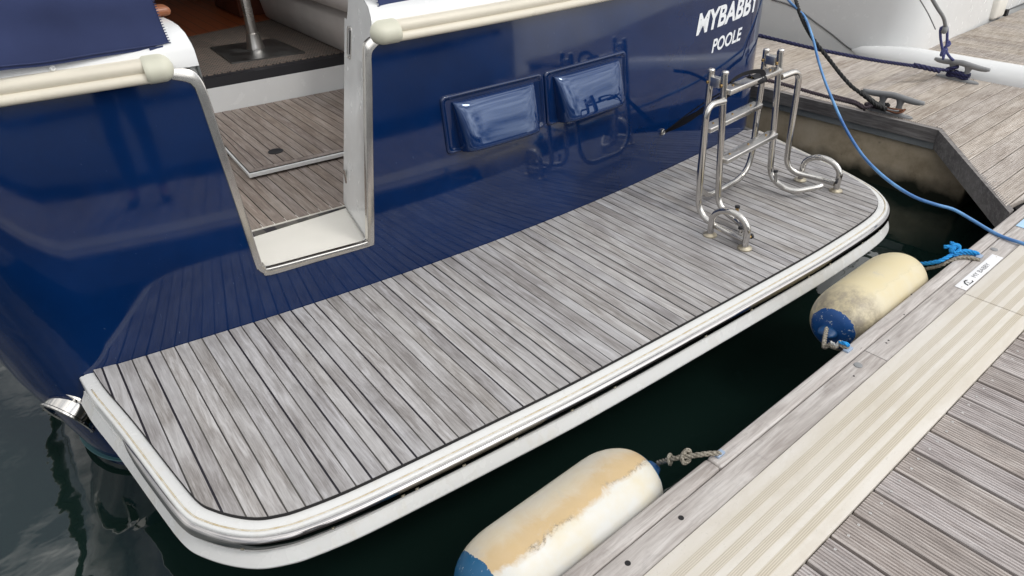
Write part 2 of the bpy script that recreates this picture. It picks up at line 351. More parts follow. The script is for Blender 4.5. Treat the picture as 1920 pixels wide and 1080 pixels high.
def box(c, u, v, h0, h1=None):
    """centre c, half vectors u v w"""
    c, u, v, w_ = Vector(c), Vector(u), Vector(v), Vector(h0)
    V = [c + a * u + b * v + d * w_ for d in (-1, 1) for a, b in ((-1, -1), (1, -1), (1, 1), (-1, 1))]
    Fc = [(0, 3, 2, 1), (4, 5, 6, 7), (0, 1, 5, 4), (1, 2, 6, 5), (2, 3, 7, 6), (3, 0, 4, 7)]
    if u.cross(v).dot(w_) < 0: Fc = [f[::-1] for f in Fc]
    return V, Fc
def rbox(c, u, v, w_, r=.1, seg=3):
    """box with rounded edges (bmesh bevel)"""
    V, Fc = box(c, u, v, w_); bm = bmesh.new(); bv = [bm.verts.new(x) for x in V]
    for f in Fc: bm.faces.new([bv[i] for i in f])
    bmesh.ops.bevel(bm, geom=bm.edges[:], offset=r, segments=seg, profile=.5, affect='EDGES')
    bm.verts.index_update(); res = ([x.co.copy() for x in bm.verts], [[x.index for x in f.verts] for f in bm.faces]); bm.free(); return res
def catmull(pts, n=8, closed=False):
    pts = [Vector(p) for p in pts]; out_ = []; m = len(pts)
    rng = m if closed else m - 1
    for i in range(rng):
        if closed: a, b, c, d = pts[(i - 1) % m], pts[i], pts[(i + 1) % m], pts[(i + 2) % m]
        else: a, b, c, d = pts[max(i - 1, 0)], pts[i], pts[i + 1], pts[min(i + 2, m - 1)]
        for k in range(n):
            t_ = k / n
            out_.append(.5 * ((2 * b) + (c - a) * t_ + (2 * a - 5 * b + 4 * c - d) * t_ ** 2 + (3 * b - a - 3 * c + d) * t_ ** 3))
    if not closed: out_.append(pts[-1])
    return out_
def fillet(pts, r, n=6):
    """polyline with rounded corners"""
    pts = [Vector(p) for p in pts]; out_ = [pts[0]]
    for i in range(1, len(pts) - 1):
        a, b, c = pts[i - 1], pts[i], pts[i + 1]; ri = r[i - 1] if isinstance(r, (list, tuple)) else r
        u, v = (a - b), (c - b); ri = min(ri, u.length * .49, v.length * .49); u.normalize(); v.normalize()
        p, q = b + u * ri, b + v * ri
        for k in range(n + 1):
            t_ = k / n; out_.append((1 - t_) ** 2 * p + 2 * t_ * (1 - t_) * b + t_ ** 2 * q)
    out_.append(pts[-1]); return out_
def frames(path, closed=False):
    m = len(path); T_ = []
    for i in range(m):
        a = path[(i - 1) % m] if closed or i > 0 else path[0]; b = path[(i + 1) % m] if closed or i < m - 1 else path[-1]
        T_.append((b - a).normalized())
    up = Vector((0, 0, 1)) if abs(T_[0].z) < .9 else Vector((1, 0, 0))
    n = (up - T_[0] * up.dot(T_[0])).normalized(); Fr = []
    for i in range(m):
        n = (n - T_[i] * n.dot(T_[i])).normalized(); Fr.append((T_[i], n, T_[i].cross(n)))
    return Fr
def tube(path, r, seg=10, closed=False, caps=True):
    path = [Vector(p) for p in path]; Fr = frames(path, closed); V = []; Fc = []; m = len(path)
    rr = r if isinstance(r, (list, tuple)) else [r] * m
    for p, (t_, n, b), q in zip(path, Fr, rr):
        for k in range(seg):
            a = 2 * math.pi * k / seg; V.append(p + q * (math.cos(a) * n + math.sin(a) * b))
    for i in range(m if closed else m - 1):
        j = (i + 1) % m
        for k in range(seg):
            l = (k + 1) % seg; Fc.append((i * seg + k, i * seg + l, j * seg + l, j * seg + k))
    if caps and not closed: Fc += [tuple(range(seg))[::-1], tuple((m - 1) * seg + k for k in range(seg))]
    return V, Fc
def resample(path, step):
    path = [Vector(p) for p in path]; d = [0]
    for a, b in zip(path, path[1:]): d.append(d[-1] + (b - a).length)
    n = max(2, int(d[-1] / step)); out_ = []; j = 0
    for k in range(n + 1):
        s = d[-1] * k / n
        while j < len(d) - 2 and d[j + 1] < s: j += 1
        out_.append(path[j].lerp(path[j + 1], (s - d[j]) / max(1e-9, d[j + 1] - d[j])))
    return out_
def rope(path, r, pitch=None, strands=3, seg=6):
    """laid rope: strands twisted round the path"""
    pitch = pitch or r * 7; path = resample(path, pitch / 9); Fr = frames(path); parts_ = []; step = (path[1] - path[0]).length
    for s in range(strands):
        pp = []
        for i, (p, (t_, n, b)) in enumerate(zip(path, Fr)):
            a = 2 * math.pi * (i * step / pitch + s / strands); pp.append(p + r * .5 * (math.cos(a) * n + math.sin(a) * b))
        parts_.append(tube(pp, r * .56, seg))
    return join(*parts_)
def lathe(c, axis, prof, seg=24):
    axis = Vector(axis).normalized(); up = Vector((0, 0, 1)) if abs(axis.z) < .9 else Vector((1, 0, 0))
    n = (up - axis * up.dot(axis)).normalized(); b = axis.cross(n); V = []; Fc = []; c = Vector(c)
    for d, r in prof:
        for k in range(seg):
            a = 2 * math.pi * k / seg; V.append(c + axis * d + r * (math.cos(a) * n + math.sin(a) * b))
    m = len(prof)
    for i in range(m - 1):
        for k in range(seg):
            l = (k + 1) % seg; Fc.append((i * seg + k, i * seg + l, (i + 1) * seg + l, (i + 1) * seg + k))
    Fc += [tuple(range(seg))[::-1], tuple((m - 1) * seg + k for k in range(seg))]
    return V, Fc
def grid(rows):
    m, n = len(rows), len(rows[0]); V = [p for r_ in rows for p in r_]
    return V, [(i * n + j, i * n + j + 1, (i + 1) * n + j + 1, (i + 1) * n + j) for i in range(m - 1) for j in range(n - 1)]
def flip(vf): return vf[0], [tuple(f)[::-1] for f in vf[1]]
def clip(poly, ax, lo, hi):
    for sgn, lim in ((1, lo), (-1, -hi)):
        o = []
        for i in range(len(poly)):
            a, b = poly[i], poly[(i + 1) % len(poly)]; fa, fb = sgn * a[ax] - lim, sgn * b[ax] - lim
            if fa >= 0: o.append(a)
            if (fa >= 0) != (fb >= 0):
                t_ = fa / (fa - fb); o.append((a[0] + (b[0] - a[0]) * t_, a[1] + (b[1] - a[1]) * t_))
        poly = o
        if not poly: return []
    return poly
def area(p): return abs(sum(p[i][0] * p[(i + 1) % len(p)][1] - p[(i + 1) % len(p)][0] * p[i][1] for i in range(len(p)))) / 2

# ================================================================== SETTING
V, Fc = grid([[(x, y, 0) for x in (-300, 300)] for y in (-300, 300)])
tag(part('water', (V, Fc), M['water']), kind='structure')

# ------------------------------------------------------------------ pontoons
def boards(start, n, pitch, width, endfn, run, zt=ZP, thick=.028, grooves=9, drop=.0022):
    """grooved boards: each a profile swept between endfn(cross) -> (lo, hi). run='A' or 'B'"""
    out_ = []
    for k in range(n):
        c0 = start + k * pitch; prof = [(c0, zt - thick), (c0, zt - .002), (c0 + .003, zt)]
        g = (width - .012) / grooves
        for i in range(grooves):
            u = c0 + .006 + g * i; prof += [(u + g * .18, zt), (u + g * .34, zt - drop), (u + g * .62, zt - drop), (u + g * .80, zt)]
        prof += [(c0 + width - .003, zt), (c0 + width, zt - .002), (c0 + width, zt - thick)]
        V = []; jit = random.uniform(-.003, .003); dz = random.uniform(-.0012, .0012)
        for u, z in prof:
            lo, hi = endfn(u)
            for e in (lo + jit, hi): V.append(D(e, u, z + dz) if run == 'A' else D(u, e, z + dz))
        m = len(prof); Fq = [(2 * i, 2 * i + 1, 2 * i + 3, 2 * i + 2) for i in range(m - 1)] + [(2 * m - 2, 2 * m - 1, 1, 0)]
        Fq += [tuple(range(0, 2 * m, 2)), tuple(range(1, 2 * m, 2))[::-1]]
        out_.append((V, Fq))
    return join(*out_)
EA = 4.79       # near edge of the main pontoon
fp = thing('finger_pontoon', D(0, 0, 0), 'timber finger pontoon in the foreground with cream ribbed strip and grooved boards', 'pontoon')
part('deck_boards', boards(1.294 - .122 * 36, 64, .122, .1095, lambda u: (-1.05, .405), 'B', drop=.0035), M['board'], fp)
def dbox(a0, a1, b0, b1, z0, z1, r=0):
    args = (D((a0 + a1) / 2, (b0 + b1) / 2, (z0 + z1) / 2), UA * (a1 - a0) / 2, UB * (b1 - b0) / 2, Vector((0, 0, (z1 - z0) / 2)))
    return rbox(*args, r, 3) if r else box(*args)
part('void', dbox(-3.2, 4.76, -1.0, .79, .3, .455), M['void'], fp).name = 'gap_shade_fill'  # near-black fill under the boards, shade of the gaps put into its colour
cuts = [-3, -.2, 1.392, 4.0, 4.78]
part('edge_board', join(*[dbox(a + .001, b - .001, .7495, .803, .455, .4905, .009) for a, b in zip(cuts, cuts[1:])]), M['edge'], fp, auto=40)
ho = []
cuts = [-3, -1.2, 2.266, 4.78]
ib = part('inner_edge_board', join(*[dbox(a + .001, b - .002, .661, .7455, .455, .4885, .003) for a, b in zip(cuts, cuts[1:])]), M['edge'], fp, auto=40)
part('fascia_board', dbox(-3, 4.74, .77, .795, .25, .454), M['edge_dark'], fp)
for a, b in ((-1.9, .35), (.352, 2.912), (2.916, 4.77)):
    part('ribbed_strip', dbox(a, b, .409, .657, .455, .497, .002), M['strip_pl'], fp, auto=40)
for (px, py) in ((1177, 1056), (1277, 971)):
    part('bolt_hole', lathe(atz(px, py, .4884), (0, 0, 1), [(0, .0085), (.0012, .008)]), M['void'], fp)
for (px, py) in ((1709, 546 + 6), (1695, 590), (1666, 638), (1662, 643), (1601, 705)):
    q = atz(px, py, .489); u = Vector((math.cos(px), math.sin(px), 0))
    part('nail_dent', lathe(q, (0, 0, 1), [(0, .004), (.001, .003)], 7), M['void'], fp)
for (px, py) in ((1609, 685), (1864, 468)):
    part('bolt_cap', lathe(atz(px, py, .4886), (0, 0, 1), [(0, .0155), (.003, .0145), (.0045, .010)], 20), M['galv'], fp, auto=30)
scr = []
for k in range(36):
    a = 1.294 + .122 * (k - 10)
    for d in (.03, .085):
        q = D(a + d + random.uniform(-.004, .004), .372 + random.uniform(-.004, .004), .4895)
        scr.append(lathe(q, (0, 0, 1), [(0, .0046), (.0012, .0042), (.0013, .0018), (.0005, .0012)], 8))
s_ = part('screws', join(*scr), M['brushed'], fp)
tag(s_, kind='stuff')

def brace(b):            # start of the main pontoon's boards: square edge, then the 45 degree corner
    if b > 1.545 or b < .845: return EA + .035
    return 3.905 + (b - .845) * (EA + .035 - 3.905) / (1.545 - .845)
mp_ = thing('main_pontoon', D(5, 2, 0), 'grey grooved timber pontoon with cleats behind the swim ladder', 'pontoon')
part('deck_boards', boards(.853 - .122 * 30, 80, .122, .115, lambda b: (brace(b), 6.1), 'A', drop=.0048), M['board_a'], mp_)
pr = [(EA, 7.5), (EA, 1.53), (3.86, .83)]
def ebeam(poly, z0, z1): return prism([tuple(D(a, b, 0))[:2] for a, b in poly], z0, z1)
part('edge_timber', ebeam([(EA - .01, 6.6), (EA - .01, 1.548), (EA + .03, 1.545), (EA + .03, 6.6)], .40, .488), M['edge_dark'], mp_)
part('corner_timber', ebeam([(EA - .012, 1.546), (3.845, .812), (3.90, .812), (EA + .029, 1.543)], .365, .4885), M['edge_dark'], mp_)
part('aluminium_frame', ebeam([(EA + .004, 6.6), (EA + .004, 1.55), (EA + .06, 1.5), (EA + .06, 6.6)], .352, .3995), M['alu'], mp_)
part('concrete_float', dbox(EA + .03, 6.05, 1.30, 6.6, -.4, .355, .02), M['concrete'], mp_, auto=40)
part('gap_shade_fill', ebeam([(EA + .07, 6.6), (EA + .07, 1.46), (4.0, .84), (4.0, -3), (6.05, -3), (6.05, 6.6)], .36, .455), M['void'], mp_)  # near-black fill that paints the shade between the main pontoon's boards
scr = []
for k in range(50):
    b = .853 + .122 * (k - 6); a = brace(b + .05) + .045
    for d in (.03, .085): scr.append(lathe(D(a + random.uniform(-.006, .006) + (d - .03) * (.55 if .8 < b < 1.5 else 0), b + d, .4895), (0, 0, 1), [(0, .0046), (.0012, .0042), (.0013, .0018), (.0005, .0012)], 8))
tag(part('screws', join(*scr), M['brushed'], mp_), kind='stuff')
fp2 = thing('far_pontoon', D(9, 0, 0), 'pale far pontoon with long boards beside the white boat', 'pontoon')
part('deck_boards', boards(6.42, 60, .122, .116, lambda u: (-4, 2.48), 'B', drop=.0048), M['board_a'], fp2)
part('gap_shade_fill', dbox(6.46, 13.7, -3.9, 2.44, .1, .455), M['void'], fp2)  # same near-black fill, painted shade below the far boards

# ================================================================== BLUE MOTOR YACHT
yacht = thing('motor_yacht', (1.83, 3.5, 0), 'navy blue motor yacht seen from astern with teak swim platform and open transom gate', 'boat')
ZT = 1.50
COLS = []                                                   # plan of the hull: (kind, parameter)
for i in range(14): COLS.append(('l', 9.0 - (9.0 - 2.886) * i / 14))
for i in range(1, 16): COLS.append(('cl', math.pi / 2 * (1 - i / 16)))
for i in range(67): COLS.append(('m', XC - S0 + 2 * S0 * i / 66))
for i in range(1, 16): COLS.append(('cr', math.pi / 2 * i / 16))
for i in range(14): COLS.append(('r', 2.886 + (9.0 - 2.886) * (i + 1) / 14))
def xz(c, z):
    k, t_ = c
    if k == 'm': return (t_, ybase(t_, z))
    if k == 'l': return (XC - S0 - rx(z) - .01 * (t_ - 2.886), t_)
    if k == 'r': return (XC + S0 + rx(z) + .01 * (t_ - 2.886), t_)
    x = XC - S0 - rx(z) * math.sin(t_) if k == 'cl' else XC + S0 + rx(z) * math.sin(t_)
    xe = XC - S0 if k == 'cl' else XC + S0
    return (x, (lambda q: 2.4354 + .0468 * q * q - .00144 * q ** 4)(abs(x - XC)) + .003 * (x - XC) + .30 * (1 - math.cos(t_)))
def cx(c): return xz(c, ZP)[0]
def plan_n(c, z):
    k, t_ = c
    if k == 'l': return Vector((-1, 0, 0))
    if k == 'r': return Vector((1, 0, 0))
    if k == 'm': e = 1e-4; d = (ybase(t_ + e, z) - ybase(t_ - e, z)) / (2 * e); return Vector((d, -1, 0)).normalized()
    e = 1e-3; s_ = 1 if k == 'cr' else -1
    p0 = xz((k, max(0, t_ - e)), z); p1 = xz((k, min(math.pi / 2, t_ + e)), z); d = Vector((p1[0] - p0[0], p1[1] - p0[1], 0)) * s_
    return Vector((d.y, -d.x, 0)).normalized()
def cp(c, out_, z):
    x, y = xz(c, z); n = plan_n(c, z); return Vector((x + n.x * out_, y + n.y * out_ + K * (z - ZP), z))
def cols(x0, x1):
    r_ = [c for c in COLS if (x0 < -.02 or (c[0] == 'm' and c[1] > x0 + .004) or c[0] in ('cr', 'r')) and (x1 > 3.6 or (c[0] == 'm' and c[1] < x1 - .004) or c[0] in ('cl', 'l'))]
    if x0 > -.02: r_ = [('m', x0)] + r_
    if x1 < 3.6: r_ = r_ + [('m', x1)]
    return r_
def sweep(cs, prof, cap=True):
    rows = [[cp(c, o, z) for o, z in prof] for c in cs]; V, Fq = grid(rows)
    if cap:
        n = len(prof); Fq = Fq + [tuple(range(n))[::-1], tuple((len(cs) - 1) * n + k for k in range(n))]
    return V, Fq
OUT = [(322, 149), (350, 154), (361, 162), (370, 178), (398, 259), (426, 340), (452, 418), (478, 495.5), (484, 506), (492.6, 512), (507, 516), (600, 489), (692.6, 462), (700, 455), (702, 441), (700, 300), (698, 150), (696.5, 110), (699, 96), (710, 84)]
INN = [(322, 128), (355, 129.5), (374, 144), (389, 174), (415, 256), (442, 340), (466, 416), (489, 488), (494, 496), (498.5, 500), (505, 502.5), (593, 479), (681, 455), (686.5, 451), (689, 443), (687, 300), (685, 150), (683.5, 95), (688, 78), (708, 63)]
def outline(L): 
    P_ = catmull([Vector((p[0], p[1], 0)) for p in L], 4); return [T(p.x, p.y) for p in P_]
o3, i3 = outline(OUT), outline(INN)
X0, X1 = .125, 1.61
hole = [(p.x, min(p.z, ZT - .0005)) for p in i3]; hole[0] = (hole[0][0], ZT); hole[-1] = (hole[-1][0], ZT)
zs = [-.4 + (ZT + .4) * i / 26 for i in range(27)]
bnd = [Vector((X0, z)) for z in reversed(zs)] + [Vector((X0 + (X1 - X0) * i / 20, -.4)) for i in range(1, 20)] + [Vector((X1, z)) for z in zs]
bnd = bnd + [Vector((1.4, ZT))] + [Vector(p) for p in reversed(hole)] + [Vector((.3, ZT))]
def inpoly(p, poly):
    c = False
    for i in range(len(poly)):
        a, b = poly[i], poly[i - 1]
        if (a[1] > p[1]) != (b[1] > p[1]) and p[0] < (b[0] - a[0]) * (p[1] - a[1]) / (b[1] - a[1]) + a[0]: c = not c
    return c
inner = [Vector((X0 + (X1 - X0) * i / 20, z)) for i in range(1, 20) for z in zs[1:-1]]
inner = [p for p in inner if inpoly(p, bnd) and min((Vector(h) - p).length for h in hole) > .025]
vv, _, ff, _, _, _ = delaunay_2d_cdt(bnd + inner, [], [list(range(len(bnd)))], 1, 1e-6)
V = [Vector((p.x, sy(p.x, p.y), p.y)) for p in vv]; NR = [snorm(p.x, p.y) for p in vv]; Fh = [tuple(f) for f in ff]
for cs in (cols(-9, X0), cols(X1, 9)):
    n0 = len(V); rows = [[cp(c, 0, z) for z in zs] for c in cs]; v_, f_ = grid(rows); V += v_; Fh += [tuple(i + n0 for i in f) for f in f_]
    for c in cs:
        for z in zs:
            n = plan_n(c, z); fl = (rx(z + .01) - rx(z - .01)) / .02 if c[0] in 'lrclcr' else 0
            s_ = 0 if c[0] == 'm' else (1 if c[0] in 'lr' else math.sin(c[1])); NR.append(Vector((n.x, n.y, -K * n.y - s_ * abs(n.x) * fl)).normalized())
hull = part('hull', (V, Fh), M['blue'], yacht, smooth=True)
# face every polygon outwards so the custom normals are used as given
bm = bmesh.new(); bm.from_mesh(hull.data); bm.faces.ensure_lookup_table()
for f in bm.faces:
    f.normal_update()
    c = f.verts[0]
    if f.normal.dot(NR[c.index]) < 0: f.normal_flip()
bm.to_mesh(hull.data); bm.free()
hull.data.normals_split_custom_set_from_vertices([tuple(n) for n in NR])
# stainless trim round the gate
rows = []
for o, i in zip(o3, i3):
    no, ni = snorm(o.x, o.z), snorm(i.x, i.z); d = (i - o).normalized()
    rows.append([o - no * .001, o + no * .003 + d * .0008, o + no * .005 + d * .003, i + ni * .0055 - d * .004, i + ni * .004 - d * .0005, i + ni * .000 + d * .0012, i - ni * .020 + d * .0022, i - ni * .021 - d * .004])
part('gate_trim', grid(rows), M['trim'], yacht, auto=35)
# rubber rail and caps
RP = [(0, 1.472), (.026, 1.471), (.038, 1.477), (.042, 1.489), (.036, 1.501), (.027, 1.506), (.031, 1.512), (.035, 1.524), (.031, 1.537), (.019, 1.546), (0, 1.548)]
left = cols(-9, .40); right = cols(1.30, 9)
for cs in (left, right): part('rubbing_rail', sweep(cs, RP), M['rail'], yacht, auto=50)
def cap(x0, x1, tip):
    rows = []; n = 12
    for k in range(n + 1):
        t_ = k / n; x = x0 + (x1 - x0) * t_; c = ('m', x)
        u = t_ if tip > 0 else 1 - t_
        s = 1.14 * min(1, max(0.05, (1 - max(0, (u - .55) / .45) ** 2.2)) ** .5) if u > .02 else 1.05
        q = [(-.01, 1.468)] + [(.044 * math.cos(a), 1.508 + .040 * math.sin(a)) for a in [R(-75 + 15 * j) for j in range(11)]] + [(-.01, 1.552)]
        rows.append([cp(c, o * s + .006, 1.509 + (z - 1.509) * (s * .93)) for o, z in q])
    V, Fq = grid(rows); m = len(rows[0]); return V, Fq + [tuple(range(m))[::-1], tuple(n * m + j for j in range(m))]
part('rail_end_cap', cap(.392, .484, 1), M['railcap'], yacht, auto=60)
part('rail_end_cap', cap(1.198, 1.312, -1), M['railcap'], yacht, auto=60)
# white bulwarks either side of the gate
CP = [(0, ZT - .002), (0, 1.549), (-.012, 1.568), (-.05, 1.597), (-.11, 1.613), (-.17, 1.617), (-.29, 1.617), (-.33, 1.607), (-.352, 1.58), (-.36, 1.54), (-.385, .655)]
def jx_r(y, z): return 1.034 + .2 * (z - .69) + .20 * (y - 2.52)
def jx_l(y, z): return .585 - .02 * (z - .69) - .04 * (y - 2.52)
def bulwark(cs, jx, side):
    rows = []
    for c in cs: rows.append([cp(c, o, z) for o, z in CP])
    ns = 7; endrow = []
    for o, z in CP:
        x = jx(2.6 - o, z)
        for _ in range(4): y = ybase(x) + K * (z - ZP) - o; x = jx(y, z)
        endrow.append(Vector((x, y, z)))
    rows = rows + [endrow] if side < 0 else [endrow] + rows
    V, Fq = grid(rows)
    # jamb: end face, with its front edge following the trimmed gate outline
    return V, Fq, endrow
Vl, Fl, el = bulwark(cols(-9, .5), jx_l, -1)
Vr, Fr_, er = bulwark(cols(1.30, 9), jx_r, 1)
bl = part('bulwark', (Vl, Fl), M['white'], yacht, auto=35)
br = part('bulwark', (Vr, Fr_), M['white'], yacht, auto=35)
def jamb(pts, er, jx):
    """ruled face from the gate outline back to the bulwark's inner face"""
    front = [p - snorm(p.x, p.z) * .012 for p in pts]; front = front; rows = []
    for p in front:
        row = [p]
        for k in (.08, .5, 1):
            y = p.y + (2.915 + .05 * (p.z - .69) / .8 - p.y) * k; row.append(Vector((jx(y, p.z), y, p.z)))
        rows.append(row)
    return grid(rows)
mid = len(i3) // 2
rt = [p for p in i3 if p.x > .985 and p.z > .66]; lt = [p for p in i3 if p.x < .66 and p.z > .66]
def cont(p, jx, zt):      # carry the outline straight up to the top of the bulwark
    return [Vector((jx(ybase(p.x) + K * (z - ZP), z), ybase(p.x) + K * (z - ZP) - o, z)) for o, z in CP[1:6]]
pr_ = [p for p in rt if p.z < 1.495]; pr_ += [Vector((jx_r(2.6, 1.50), sy(1.2, 1.5), 1.50))]; dead = [Vector((jx_r(2.6, 1.46), sy(1.2, 1.46), 1.46)), Vector((jx_r(2.6, 1.50), sy(1.2, 1.5), 1.50))]
pl_ = [Vector((jx_l(2.6, 1.50) - .06, sy(.52, 1.5), 1.50))] + [p for p in lt if p.z < 1.495]
part('gate_jamb', jamb(pr_, er, jx_r), M['white'], yacht, auto=50)
part('gate_jamb', jamb(pl_, el, jx_l), M['white'], yacht, auto=50)
# caps of the bulwark ends above the gate
for e, jx in ((er, jx_r), (el, jx_l)):
    tri = [p + Vector((.0015 if jx is jx_l else -.0015, 0, 0)) for p in e[1:10]] + [Vector((jx(2.955, 1.38), 2.955, 1.38)), Vector((jx(e[1].y, 1.38), e[1].y, 1.38))]
    part('bulwark_end', (tri, [tuple(range(len(tri)))]), M['white'], yacht)
# slot latch on the jamb, hinge
def jp(px, py, jx):
    d = ray(px, py); y = 2.8
    for _ in range(30):
        q = CAM + d * (y / d.y); x = jx(y, q.z); y = .5 * y + .5 * (x / d.x * d.y if abs(d.x) > 1e-6 else y)
    return q
zc = jx_r(2.93, 1.47)
lp = [Vector((jx_r(2.86, z) - .004, 2.86 + .018 * s_, z)) for z, s_ in ((1.36, 0), (1.366, 1), (1.47, 1), (1.476, 0), (1.47, -1), (1.366, -1))]
part('latch_plate', tube(catmull(lp, 4, True), .0035, 8, True), M['steel'], yacht, auto=60)
part('latch_slot', (([Vector((jx_r(y, z) - .002, y, z)) for y, z in ((2.848, 1.37), (2.872, 1.37), (2.872, 1.466), (2.848, 1.466))]), [(0, 1, 2, 3)]), M['void'], yacht)
part('hinge', rbox((jx_r(2.87, .83) - .004, 2.87, .83), (.003, 0, 0), (0, .012, 0), (0, 0, .035), .002), M['steel'], yacht, auto=40)
# sill
sp0 = [(x, ybase(x) + K * .18 + .004) for x in [.575 + (1.075 - .575) * k / 8 for k in range(9)]]
part('gate_sill', prism(sp0 + [(1.17, 2.93), (.575, 2.965)], .64, .672), M['offwhite'], yacht)
part('sill_dark_strip', prism([(.64, 2.538), (1.0, 2.510), (1.0, 2.518), (.64, 2.546)], .6722, .6732), M['void'], yacht)  # thin dark strip lying on the sill near its front edge

def wide(k):
    return .0072 if (k * 7919 % 13) in (0, 3, 4, 7, 11) else .0050
def plank_deck(poly, z, pitch, phase, gap=.0045, thick=.012, vary=False):
    vfs = []; xs_ = [p[0] for p in poly]; k0 = int(math.floor((min(xs_) - phase) / pitch)); k1 = int(math.ceil((max(xs_) - phase) / pitch))
    for k in range(k0, k1):
        q = clip(poly, 0, phase + k * pitch + (wide(k) if vary else gap) / 2, phase + (k + 1) * pitch - (wide(k + 1) if vary else gap) / 2)
        if len(q) < 3 or area(q) < 2e-4: continue
        r = [q[0]]
        for p in q[1:]:
            if (Vector(p) - Vector(r[-1])).length > 1e-4: r.append(p)
        vfs.append(prism(r, z - thick, z + random.uniform(-.0004, .0004)))
    return join(*vfs)
# cockpit soles
part('cockpit_sole', box((1.9, 3.4, .672), (2.0, 0, 0), (0, .52, 0), (0, 0, .005)), M['caulk'], yacht)
part('cockpit_planks', plank_deck([(.2, 2.965), (1.117, 2.892), (1.6, 2.86), (1.6, 3.9), (.2, 3.9)], .686, .0545, .01, .005, .007), M['teak_in'], yacht)
part('sole_edging', box((.9, 2.927, .678), (.62, -.045, 0), (0, .022, 0), (0, 0, .0045)), M['offwhite'], yacht)
hp = [(.852, 3.478), (3.3, 3.25), (3.3, 4.40), (.905, 4.615)]
part('hatch', prism(hp, .700, .717), M['white'], yacht)
hc = [(.862, 3.496), (3.3, 3.268), (3.3, 4.40), (.912, 4.612)]
part('hatch_caulking', prism(hc, .7165, .7195), M['void'], yacht)
hi = [(.905, 3.535), (3.3, 3.312), (3.3, 4.40), (.945, 4.612)]
part('hatch_planks', plank_deck(hi, .7225, .0545, .022, .005, .005), M['teak_in'], yacht)
part('hatch_border', join(prism([(.866, 3.499), (3.3, 3.272), (3.3, 3.308), (.903, 3.531)], .718, .7225), prism([(.866, 3.502), (.901, 3.534), (.94, 4.61), (.916, 4.612)], .718, .7225)), M['teak_in'], yacht)
part('deck_filler_cap', lathe(atz(517, 284, .7226), (0, 0, 1), [(0, .042), (.003, .041), (.0035, .034), (.0025, .03), (.0025, .006)], 28), M['black'], yacht, auto=30)
part('hatch_hinge', rbox(atz(402, 206, .73), (.03, -.002, 0), (.002, .02, 0), (0, 0, .005), .002), M['brushed'], yacht, auto=40)
part('riser', box((1.9, 4.56, .79), (2.0, -.15, 0), (.001, .012, 0), (0, 0, .085)), M['white'], yacht)
part('door_track', box((1.9, 4.585, .905), (2.0, -.15, 0), (.002, .035, 0), (0, 0, .0295)), M['black'], yacht)
# saloon
FZ = .935
part('saloon_sole', box((1.9, 6.8, FZ - .01), (2.0, 0, 0), (0, 1.8, 0), (0, 0, .008)), M['cherry'], yacht)
a, b = atz(345, 72, FZ), atz(530, 33, FZ)
part('door_mat', prism([(.0, 4.765), (3.0, 4.54), (3.0, b.y - .1), (b.x, b.y), (a.x, a.y), (0, a.y + .05)], FZ - .002, FZ + .006), M['carpet'], yacht)
part('saloon_wall', join(box((-.08, 6.6, 1.9), (.01, 0, 0), (0, 2.05, 0), (0, 0, 1.0)), box((3.85, 6.6, 1.9), (.01, 0, 0), (0, 2.05, 0), (0, 0, 1.0)), box((1.9, 8.65, 1.9), (1.95, 0, 0), (0, .01, 0), (0, 0, 1.0))), M['wallin'], yacht)
part('saloon_roof', rbox((1.9, 6.55, 2.9), (2.1, 0, 0), (0, 2.1, 0), (0, 0, .05), .03), M['white'], yacht, auto=40)
part('bulkhead', box((.35, 4.68, 1.9), (.42, -.03, 0), (0, .015, 0), (0, 0, 1.0)), M['white'], yacht)
part('bulkhead', box((3.3, 4.45, 1.9), (.5, -.03, 0), (0, .015, 0), (0, 0, 1.0)), M['white'], yacht)
c = atz(455, 33, FZ); c2 = atz(500, 40, FZ)
part('cabinet', rbox((c.x + .28, c.y + .35, FZ + .45), (.30, 0, 0), (0, .35, 0), (0, 0, .45), .01), M['darkwood'], yacht, auto=40)
# sofa along the starboard side of the door
s0, s1 = atz(650, 103, FZ), atz(502, 36, FZ)
rows = []
for k in range(15):
    t_ = k / 14; p = Vector(s0) * (1.6 - 1.6 * t_) + Vector(s1) * (1.6 * t_ - .6); dn = Vector((1, .12, 0))
    bul = .03 * math.sin(t_ * math.pi * 1.0)
    prof = [(0.02, 0), (-.01, .03), (-.035 - bul, .16), (-.03 - bul, .26), (.012, .285), (.016, .295), (-.06 - bul, .33), (-.085 - bul, .40), (-.05, .47), (.05, .50), (.5, .51), (.58, .62), (.7, 1.0), (.9, 1.02)]
    rows.append([p + dn * o + Vector((0, .01 * mnoise.noise(Vector((t_ * 6, z * 5, 0))), z)) for o, z in prof])
sofa = part('sofa', grid(rows), M['sofa'], None, smooth=True, loc=(s0.x, s0.y, FZ))
tag(sofa, 'taupe upholstered sofa just inside the open saloon door', 'sofa')
# table pedestal
pc = atz(480, 92, FZ + .012)
ped = thing('table_pedestal', (pc.x, pc.y, FZ), 'satin grey table leg on a square metal base plate inside the saloon', 'table leg')
pl = [atz(px, py, FZ + .014) for px, py in ((394, 89), (434, 118), (572, 98), (513, 72))]
part('base_plate', prism([(p.x, p.y) for p in pl], FZ + .006, FZ + .016), M['plate'], ped)
part('post', lathe((pc.x, pc.y, FZ + .016), (0, 0, 1), [(0, .062), (.008, .062), (.02, .058), (.10, .044), (.105, .044), (.107, .034), (.85, .034)], 28), M['brushed'], ped, auto=30)

